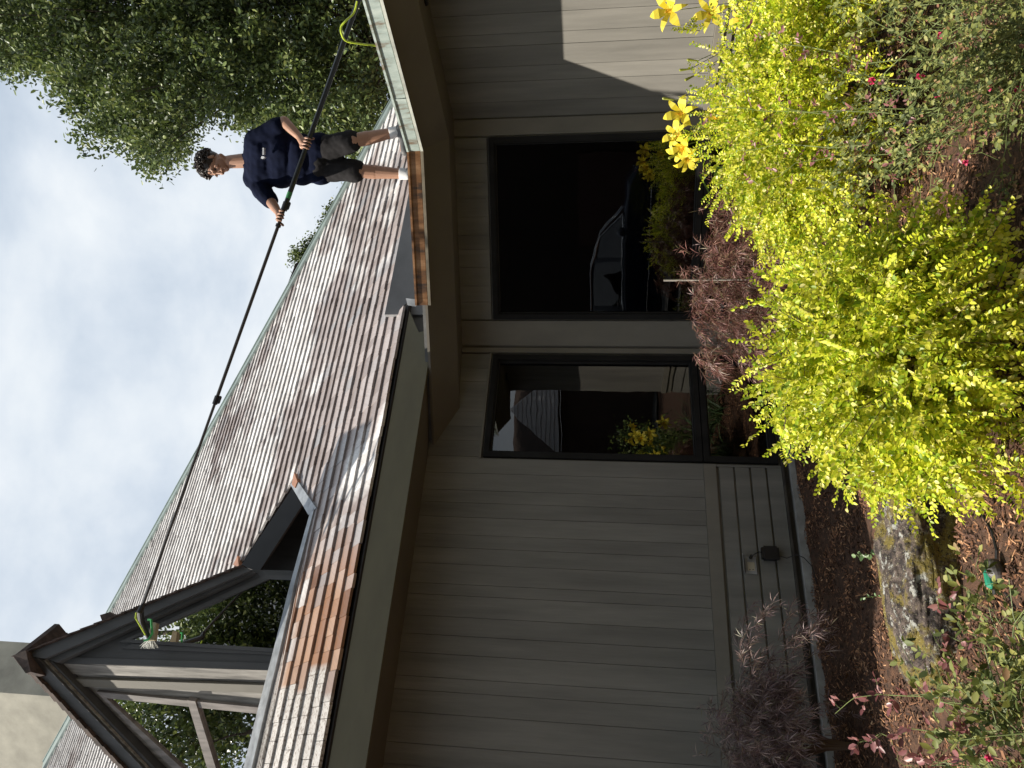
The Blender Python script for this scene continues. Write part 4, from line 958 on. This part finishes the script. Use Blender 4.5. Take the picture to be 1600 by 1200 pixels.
# ------------------------------------------------------------------ what stands behind the photographer (seen in the glass)
def backdrop():
    r = np.random.default_rng(81)
    BIGL = TREEL
    spots = [(-6.5, -17, 4.0, 10), (-1.5, -18, 4.2, 12), (4.5, -16.5, 4.2, 11), (11, -13, 4.6, 14), (6.3, -4.6, 3.4, 15.5), (-17.5, -5.5, 4.6, 19), (19.5, 1.0, 4.2, 14)]
    labs = ['tall dark tree behind the drive, %s' % q for q in ('left of the largest one', 'the largest of the row', 'directly right of the largest one', 'between the garage and the row', 'standing alone nearest the viewer on the right', 'tallest one, alone at the far left', 'nearest the right end of the house')]
    for k, ((x, y, rr, h), lb) in enumerate(zip(spots, labs)):
        o = empty('tree', (x, y, 0), lb, 'tree', 'trees behind the drive')
        bl = [(V3(x, y, h*.56) + unit(r.normal(size=3))*V3(rr, rr, h*.42)*r.uniform(.3, .95), r.uniform(.7, 1.2)) for _ in range(46 if k < 4 else 110)]
        quadmesh('crown', crown(bl, (260, 260, 260, 260, 1000, 600, 380)[k], (.26, .26, .26, .26, .11, .16, .24)[k], 90+k), 6, BIGL, o, LF)
        t = MB(); t.tube([V3(x, y, 0), V3(x+.1, y, h*.5), V3(x, y, h*.85)], [.25, .18, .05], 9)
        for c, _ in bl[:12]: t.tube([V3(x+.1, y, h*.45), c], [.07, .02], 5)
        t.build('trunk', BARK, o)
    o = empty('neighbouring_house', (-2, -10, 0), 'dark brown house, made tall to darken the window reflections, across the drive in front of the tree row', 'house')
    BR2 = mat('brown_black_siding', (.03, .02, .014), .85, .2, 0, (3, 3, .6))
    s = MB(); s.prism([V3(-11, -10, 0), V3(7, -9.4, 0), V3(7, -15, 0), V3(-11, -15, 0)], UZ*6.6); s.build('wall', BR2, o)  # unseen wall raised to darken what the window glass mirrors
    s = MB(); s.prism([V3(-11.5, -9.6, 6.6), V3(7.5, -9.0, 6.6), V3(7.5, -15.5, 7.0), V3(-11.5, -15.5, 7.0)], UZ*.15); s.build('roof', BR2, o)
    s = MB(); s.prism([V3(-4.2, -9.78, .05), V3(-1.4, -9.69, .05), V3(-1.4, -9.69, 2.3), V3(-4.2, -9.78, 2.3)], V3(0, .06, 0)); s.build('garage_door', mat('dark_red_brown_door', (.05, .018, .012), .6, .1), o)
    # garage with white lap-sided gable
    o = empty('garage', (12.2, -1.8, 0), 'brown garage with white lap-sided gable beyond the drive', 'garage')
    BRN = mat('dark_brown_siding', (.055, .035, .024), .8, .2, 0, (3, 3, .6)); WHT = mat('white_lap_siding', (.62, .63, .66), .6, .06)
    f = unit(V3(-.86, .51, 0)); sdv = np.cross(UZ, f); c = V3(12.6, -1.9, 0)
    s = MB(); s.prism([c + sdv*3, c - sdv*3, c - sdv*3 - f*6, c + sdv*3 - f*6], UZ*2.7); s.build('wall', BRN, o)
    s = MB(); n = 11
    for i in range(n):
        z0, z1 = 2.75 + i*.125, 2.75 + (i+1)*.125 - .012; w0, w1 = 1.25*(1-i/n), 1.25*(1-(i+.95)/n)
        s.prism([c + f*.45 + sdv*w0 + UZ*z0, c + f*.45 - sdv*w0 + UZ*z0, c + f*.42 - sdv*w1 + UZ*z1, c + f*.42 + sdv*w1 + UZ*z1], -f*.05)
    s.build('gable', WHT, o)
    s = MB(); s.prism([c + sdv*3.2 + UZ*2.7 + f*.1, c - sdv*3.2 + UZ*2.7 + f*.1, c - sdv*3.2 - f*3 + UZ*4.3, c + sdv*3.2 - f*3 + UZ*4.3], UZ*.1); s.build('roof', SHE, o)
backdrop()
def hedge():
    o = empty('green_shrub', (3.9, 2.4, 0), 'mid green shrub growing beyond the corner wall end, mirrored in the narrow window', 'shrub')
    bl = [(V3(3.5, 2.9, .45), .42), (V3(3.95, 2.3, .5), .5), (V3(4.5, 1.6, .5), .55), (V3(5.0, .9, .5), .55), (V3(4.3, 2.5, .3), .4), (V3(5.2, 1.8, .7), .7)]
    quadmesh('foliage', crown(bl, 1500, .055, 120), 6, leafmat('green_shrub_leaf', [(0, (.06, .11, .03)), (.6, (.14, .22, .05)), (1, (.3, .34, .07))], .5, .3), o, LF)
    t = MB()
    for c, _ in bl: t.tube([V3(4.1, 2.2, 0), c], [.03, .008], 5)
    t.build('stems', TWIG, o)
hedge()
def car():
    o = empty('parked_car', (-2.3, -2.5, .05), 'dark blue car parked on the drive behind the viewer', 'car')
    ax = unit(V3(.97, -.2, 0)); ay = np.cross(UZ, ax); c = V3(-2.5, -2.6, .05)
    P = lambda x, y, z: c + ax*x + ay*y + UZ*z
    CARP = mat('dark_blue_car_paint', (.012, .018, .035), .12, .05, spec=.8); CH = mat('chrome_strip', (.75, .76, .78), .1, .05, metal=1.)
    TY = mat('tyre_rubber', (.02, .02, .02), .8, .1); CG = glassmat('car_glass', (.05, .06, .06), 1., 2.2)
    body = [(-2.25, .35), (-2.3, .75), (-2.15, .98), (-1.2, 1.06), (1.0, 1.08), (2.0, 1.0), (2.3, .8), (2.3, .4), (2.1, .28), (-2.1, .28)]
    s = MB(); k = len(body); rows = []
    for y, sc, dz in ((-.90, .93, 0), (-.84, 1., 0), (.84, 1., 0), (.90, .93, 0)): rows.append([P(x*sc**.5, y, .55+(z-.55)*sc) for x, z in body])
    s.add([p for r_ in rows for p in r_], [tuple(range(k-1, -1, -1)), tuple(range(3*k, 4*k))] + [(i+j*k, (i+1) % k+j*k, (i+1) % k+(j+1)*k, i+(j+1)*k) for j in range(3) for i in range(k)])
    b = s.build('body', CARP, o); md = b.modifiers.new('b', 'BEVEL'); md.width = .05; md.segments = 3
    top = [(-2.0, 1.02), (-1.7, 1.50), (-1.2, 1.66), (.2, 1.68), (.9, 1.50), (1.4, 1.06)]
    s = MB(); a = [P(x, -.82 + (z-1.05)*.3, z) for x, z in top]; b_ = [P(x, .82 - (z-1.05)*.3, z) for x, z in top]; k = len(top)
    s.add(a + b_, [tuple(range(k)), tuple(range(2*k-1, k-1, -1))] + [(i, i+k, (i+1) % k + k, (i+1) % k) for i in range(k)])
    s.build('cabin_glass', CG, o)
    s = MB(); a = [P(x, -.66, z+.012) for x, z in top[1:5]]; b_ = [P(x, .66, z+.012) for x, z in top[1:5]]
    s.add(a + b_, [(i, i+1, i+5, i+4) for i in range(3)]); r = s.build('roof', CARP, o); md = r.modifiers.new('t', 'SOLIDIFY'); md.thickness = .04
    for sd in (-1, 1):
        for x in (-.55, .45):
            s = MB(); s.prism([P(x, sd*.83, 1.06), P(x+.09, sd*.83, 1.06), P(x+.05, sd*.66, 1.62), P(x-.04, sd*.66, 1.62)], ay*sd*.02); s.build('door_pillar', CARP, o)
        s = MB(); s.tube([P(x, sd*(.845 - (z-1.05)*.3), z+.02) for x, z in top], .014, 6); s.tube([P(-2., sd*.87, 1.05), P(1.35, sd*.87, 1.09)], .014, 6); s.build('window_strip', CH, o)
        s = MB(); s.tube([P(-1.9, sd*.92, .55), P(1.9, sd*.92, .55)], .012, 6); s.build('side_strip', CH, o)
        s = MB(); s.ball(P(1.05, sd*1.0, 1.12), (.09, .07, .07)); s.build('mirror', CARP, o)
        for x in (-1.42, 1.42):
            s = MB(); s.tube([P(x, sd*.70, .33), P(x, sd*.93, .33)], .34, 28); w_ = s.build('wheel', TY, o)
            s = MB(); s.tube([P(x, sd*.925, .33), P(x, sd*.94, .33)], .21, 20); s.build('rim', CH, w_)
        s = MB(); s.ball(P(2.2, sd*.62, .8), (.09, .16, .08), [ax, ay, UZ]); s.build('headlight', CH, o)
car()

# ------------------------------------------------------------------ the man on the roof edge
def organic(name, s, m, parent, voxel=.006, it=4, disp=None):
    o = s.build(name, m, parent, smooth=True)
    md = o.modifiers.new('r', 'REMESH'); md.mode = 'VOXEL'; md.voxel_size = voxel; md.use_smooth_shade = True
    md = o.modifiers.new('s', 'SMOOTH'); md.factor = .5; md.iterations = it
    if disp:
        tx = bpy.data.textures.new('folds', 'CLOUDS'); tx.noise_scale = disp[0]; tx.noise_depth = 2
        md = o.modifiers.new('d', 'DISPLACE'); md.texture = tx; md.strength = disp[1]; md.mid_level = .5; md.texture_coords = 'GLOBAL'
    return o
DM = 5.80
def M(x, y, off=0.): return at(x, y, nB, DM+off)
SKIN = mat('skin', (.36, .195, .125), .5, .08, 0, (9, 9, 9)); SKIN.node_tree.nodes['Principled BSDF'].inputs['Subsurface Weight'].default_value = .0
NAVY = mat('navy_cotton', (.005, .0075, .021), .95, .12, 0, (14, 14, 14), .2, 300, spec=.08); SHORT = mat('charcoal_shorts', (.022, .021, .022), .95, .12, 0, (14, 14, 14), .2, 300, spec=.1)
HAIR = mat('dark_brown_hair', (.030, .018, .011), .45, .3, .5); SOCK = mat('white_sock', (.62, .62, .62), .8, .1); SHOE = mat('grey_shoe', (.12, .12, .12), .6, .2)
brushP = at(224, 944, nA, 5.20); hR = M(440, 338, -.42)
pdir = unit(hR-brushP); 
def on_pole(x, y):                                          # nearest point of the pole to the sight line
    v = unit(ray(x, y)); w0 = brushP-EYE; b = pdir @ v; return brushP + pdir*(((b*(v @ w0)) - (pdir @ w0))/(1-b*b))
hL = on_pole(478, 224)
def person():
    ft = (M(645, 262)+M(632, 208))*.5; o = empty('person', (ft[0], ft[1], 1.425+H), 'man in navy shirt and dark shorts on the roof edge holding a long pole', 'person')
    b = MB(); cam_ = -nB
    shL, shR = M(397, 219, -.09), M(394, 279, .07); elL, elR = M(444, 190, -.12), M(423, 315, -.10)
    neck0, neck1 = M(392, 251, .0), M(358, 253, -.02); hipL, hipR = M(512, 231, -.02), M(513, 264, .03)
    knL, knR = M(552, 220, -.07), M(560, 267, -.02); anL, anR = M(620, 206, .02), M(636, 272, .02)
    # trunk
    b.cap(M(410, 238, -.03), M(410, 262, .02), .070, .070); b.cap(M(440, 240, -.02), M(440, 260, .01), .07, .07); b.cap(M(480, 240, -.01), M(480, 257, .01), .065, .065); b.cap(M(505, 238, .0), M(505, 257, .01), .065, .065)
    b.cap(M(412, 250), M(505, 248), .075, .07); b.cap(M(404, 226, -.07), M(402, 272, .05), .045, .045); b.cap(M(398, 250), neck1, .062, .052)
    # arms with hands closed on the pole
    for sh, el, hd, sgn in ((shL, elL, hL, 1), (shR, elR, hR, -1)):
        # palm sits beside the pole on the side the forearm comes from
        side = unit((el-hd) - pdir*((el-hd) @ pdir)); palm = hd + side*.040; wr = hd + unit(el-hd)*.095 + side*.01
        b.cap(sh*.75+el*.25, el, .042, .040); b.cap(el, el*.5+wr*.5, .042, .038); b.cap(el*.5+wr*.5, wr, .038, .027)
        b.cap(wr, palm, .027, .030); b.cap(palm - pdir*.028, palm + pdir*.028, .020, .020)
        q = np.cross(pdir, side)
        if q @ cam_ < 0: q = -q                                  # fingers go over the side turned to the camera
        for i, (a_, ln) in enumerate(((-.036, .95), (-.012, 1.05), (.012, 1.), (.036, .82))):
            pr = None; R_f = .0275
            for k in range(8):
                g = (-.15 + k/7*(3.5*ln)); p_ = hd + pdir*a_ + (side*math.cos(g) + q*math.sin(g))*R_f
                if pr is not None: b.cap(pr, p_, .0098 - k*.0003, .0095 - k*.0003, 8)
                pr = p_
        pr = palm + pdir*.035*sgn
        for k in range(5):
            g = -.2 - k*.45; p_ = hd + pdir*(.045+.004*k)*sgn + (side*math.cos(g) + q*math.sin(g))*.031
            b.cap(pr, p_, .0125 - k*.0006, .012 - k*.0006, 8); pr = p_
    # legs
    for hp, kn, an in ((hipL, knL, anL), (hipR, knR, anR)):
        b.cap(hp, hp*.3+kn*.7, .060, .062); b.cap(hp*.3+kn*.7, kn, .062, .056); cal = kn*.68 + an*.32 + nB*.018; b.cap(kn, cal, .053, .056); b.cap(cal, an, .054, .036)
        b.ball(kn - nB*.02, .05); toe = an - tB*.14 - nB*.05 - UZ*.06; b.cap(an, an - UZ*.06, .036, .036); b.cap(an - UZ*.055 + tB*.03, toe, .036, .028)
    # head
    hc = M(337, 255, -.03); f = unit(M(343, 277, -.10) - hc); u = unit(M(311, 250, -.02) - hc); u = unit(u - f*(u @ f)); s_ = np.cross(f, u); A = [f, s_, u]
    Hh = lambda x, y, z: hc + f*x + s_*y + u*z
    b.ball(Hh(-.005, 0, .03), (.098, .078, .095), A, 24, 16); b.ball(Hh(.025, 0, -.035), (.075, .062, .085), A, 20, 14)
    b.cap(Hh(.055, -.018, -.108), Hh(.055, .018, -.108), .023, .023); b.cap(Hh(.0, -.055, -.07), Hh(.055, -.015, -.11), .022, .02); b.cap(Hh(.0, .055, -.07), Hh(.055, .015, -.11), .022, .02)
    b.cap(Hh(.094, 0, .012), Hh(.116, 0, -.033), .009, .0135); b.ball(Hh(.103, .011, -.037), .009); b.ball(Hh(.103, -.011, -.037), .009)
    b.cap(Hh(.088, -.035, .028), Hh(.088, .035, .028), .012, .012); b.cap(Hh(.093, -.016, -.066), Hh(.093, .016, -.066), .0085, .0085); b.cap(Hh(.089, -.014, -.079), Hh(.089, .014, -.079), .0095, .0095)
    b.ball(Hh(.072, .042, -.015), (.018, .02, .02)); b.ball(Hh(.072, -.042, -.015), (.018, .02, .02))
    for q in (-1, 1):
        b.cap(Hh(-.005, q*.078, .018), Hh(-.002, q*.082, -.018), .014, .010)
    organic('body', b, SKIN, o, .0042, 3)
    for q in (-1, 1):
        eb = MB(); eb.ball(Hh(.086, q*.031, .008), (.006, .013, .006), A, 10, 6); eb.build('eye', BLACK, o)
        eb = MB(); eb.cap(Hh(.100, q*.015, .031), Hh(.088, q*.052, .033), .005, .004, 8); eb.build('eyebrow', HAIR, o)
    # curly hair
    r = np.random.default_rng(5); h = MB()
    h.ball(Hh(-.018, 0, .045), (.104, .090, .100), A, 20, 14)
    for i in range(420):
        d = unit(r.normal(size=3)); d[2] = d[2]*.8 + .25; d = unit(d)
        if d[0] > .35 and d[2] < .42: continue
        if d[2] < -.40: continue
        if abs(d[1]) > .6 and d[0] > -.05 and d[2] < .15: continue
        c = Hh(-.015 + d[0]*.116, d[1]*.102, .045 + d[2]*.108); n1 = unit(r.normal(size=3)); n2 = unit(np.cross(n1, r.normal(size=3))); rr = r.uniform(.008, .015)
        h.tube([c + (n1*math.cos(a) + n2*math.sin(a))*rr + np.cross(n1, n2)*a*.0022 for a in np.linspace(0, 7.5, 9)], .0042, 5)
    h.build('hair', HAIR, o)
    # t-shirt
    s = MB()
    s.cap(shL, shR, .075, .075); s.cap(M(408, 229, -.05), M(408, 272, .04), .118, .118); s.cap(M(440, 229, -.05), M(440, 272, .03), .118, .118)
    s.cap(M(470, 231, -.03), M(470, 268, .02), .115, .115); s.cap(M(498, 229, -.02), M(500, 266, .03), .105, .11); s.cap(M(406, 229, -.05), M(500, 231, -.02), .11, .09); s.cap(M(406, 272, .04), M(500, 264, .03), .11, .10)
    s.cap(shL, shL*.2+elL*.8, .076, .070); s.cap(shR, shR*.1+elR*.9, .078, .075); s.cap(M(392, 251, 0), M(386, 251, -.005), .085, .062)
    sh_ = organic('t_shirt', s, NAVY, o, .008, 5, (.16, .034))
    # shorts
    s = MB()
    s.cap(M(500, 232), M(500, 263, .02), .108, .108)
    s.cap(hipL, hipL*.12+knL*.88, .100, .088); s.cap(hipR, hipR*.12+knR*.88, .100, .092)
    organic('shorts', s, SHORT, o, .008, 3, (.10, .022))
    for an, kn in ((anL, knL), (anR, knR)):
        t = unit(kn-an); s = MB(); s.tube([an - UZ*.03, an, an + t*.055, an + t*.06], [.045, .043, .046, .042], 16); s.build('sock', SOCK, o, smooth=True)
        s = MB(); s.cap(an - UZ*.06 + tB*.035, an - UZ*.075 - tB*.15 - nB*.06, .046, .036); s.cap(an - UZ*.03 + tB*.01, an - UZ*.06 - tB*.05, .048, .045); organic('shoe', s, SHOE, o, .008, 2)
    # chest print: a short word bar and a small emblem
    s = MB(); c0 = M(411, 234, -.225)
    def pm(x, y): return M(x, y, -.222 + (y-240)*.0012)
    for k in range(7): s.prism([pm(410.0, 231+k*1.6), pm(410.0, 232+k*1.6), pm(412.2, 232+k*1.6), pm(412.2, 231+k*1.6)], nB*.03)
    s.prism([pm(408.5, 244), pm(407.5, 247.5), pm(410.5, 248.5), pm(413.5, 246), pm(411.5, 244)], nB*.03)
    s.build('chest_print', mat('pale_print', (.45, .47, .50), .7, .05), sh_)
    return o
person()
def pole():
    o = empty('extension_pole', hR, 'long telescopic cleaning pole with brush reaching from the man to the dormer window', 'pole')
    e0 = on_pole(560, -14); j1 = on_pole(446, 322); j2 = on_pole(342, 626)
    s = MB(); s.tube([e0, j1], .0185, 16); s.build('outer_tube', mat('black_carbon_tube', (.014, .016, .018), .3, .1), o)
    s = MB(); s.tube([j1, j2], .0125, 14); s.tube([j2, brushP], .0105, 12); s.build('inner_tube', mat('grey_carbon_tube', (.05, .045, .04), .35, .1), o)
    for p_ in (j1, j2):
        s = MB(); s.tube([p_ - pdir*.035, p_ + pdir*.03], .024 if p_ is j1 else .019, 16); c = p_ + UZ*-.025; s.cap(c - pdir*.02, c + pdir*.02, .012, .012, 8); s.build('clamp', BLACK, o)
    p_ = hR - pdir*.075
    s = MB(); s.tube([p_ - pdir*.012, p_ + pdir*.012], .020, 14); s.build('clamp', BLACK, o)
    s = MB(); a = j1 + pdir*.06; s.tube([a, a + pdir*.05], .0192, 16); s.build('green_band', mat('green_print', (.05, .25, .08), .5, .1), o)
    # gooseneck and brush
    tip = at(232, 996, nA, 5.50)
    s = MB(); s.tube([brushP, at(219, 955, nA, 5.2), at(221, 970, nA, 5.3), tip], [.016, .024, .022, .016], 10); s.build('gooseneck', BLACK, o)
    s = MB(); s.tube([at(213, 957, nA, 5.17), at(212, 966, nA, 5.18), at(219, 978, nA, 5.28), at(227, 992, nA, 5.4)], .0065, 6); s.build('water_tube', mat('yellow_green_tube', (.45, .60, .03), .4, .1), o)
    s = MB(); s.tube([at(225, 1001, nA, 5.46), at(232, 999, nA, 5.46), at(238, 990, nA, 5.46), at(236, 968, nA, 5.44), at(231, 968, nA, 5.44)], .0085, 8)
    s.build('brush_frame', mat('bright_green_plastic', (.06, .42, .12), .4, .1), o)
    s = MB(); s.prism([at(229, 1000, nA, 5.50), at(240, 1000, nA, 5.50), at(244, 973, nA, 5.50), at(237, 972, nA, 5.50)], nA*.05)
    s.build('brush_block', mat('tan_brush_block', (.33, .28, .18), .7, .1), o)
    r = np.random.default_rng(9); s = MB()
    for i in range(90):
        q = r.uniform(0, 1); a = at(230+q*11, 1001 + r.uniform(-3, 1), nA, 5.53); s.tube([a, at(222 + q*24 + r.normal(0, 2), 1009 + r.uniform(0, 5), nA, 5.60)], [.0022, .001], 3, False)
    s.build('bristles', mat('grey_bristles', (.35, .36, .32), .7, .2), o)
    # hose clipped along the pole
    s = MB(); q = [on_pole(556, 2) + V3(.0, 0, -.03), on_pole(552, 18) + V3(.02, 0, -.05), on_pole(543, 30) + V3(0, -.02, .02), on_pole(533, 45) + V3(0, -.02, .03), on_pole(536, 58) + V3(0, -.02, .02), on_pole(541, 68) + V3(0, 0, -.10), at(585, 70, nB, 5.9)]
    P_ = [at(558, 2, nB, 5.7), at(553, 20, nB, 5.7), at(541, 32, nB, 5.65), at(533, 42, nB, 5.65), at(534, 54, nB, 5.65), at(541, 64, nB, 5.7), at(560, 68, nB, 5.75), at(592, 72, nB, 5.9)]
    s.tube([np.array(p) for p in smoothpath(P_)], .0075, 8)
    tag(s.build('garden_hose', mat('yellow_green_hose', (.50, .62, .04), .4, .1)), 'yellow-green water hose looping off the upper end of the pole', 'hose')
def smoothpath(P, n=6):
    P = [np.array(p) for p in P]; P = [P[0]] + P + [P[-1]]; out = []
    for i in range(1, len(P)-2):
        for k in range(n):
            t = k/n; a, b, c, d = P[i-1:i+3]; out.append(.5*((2*b) + (-a+c)*t + (2*a-5*b+4*c-d)*t*t + (-a+3*b-3*c+d)*t**3))
    return out + [P[-2]]
pole()
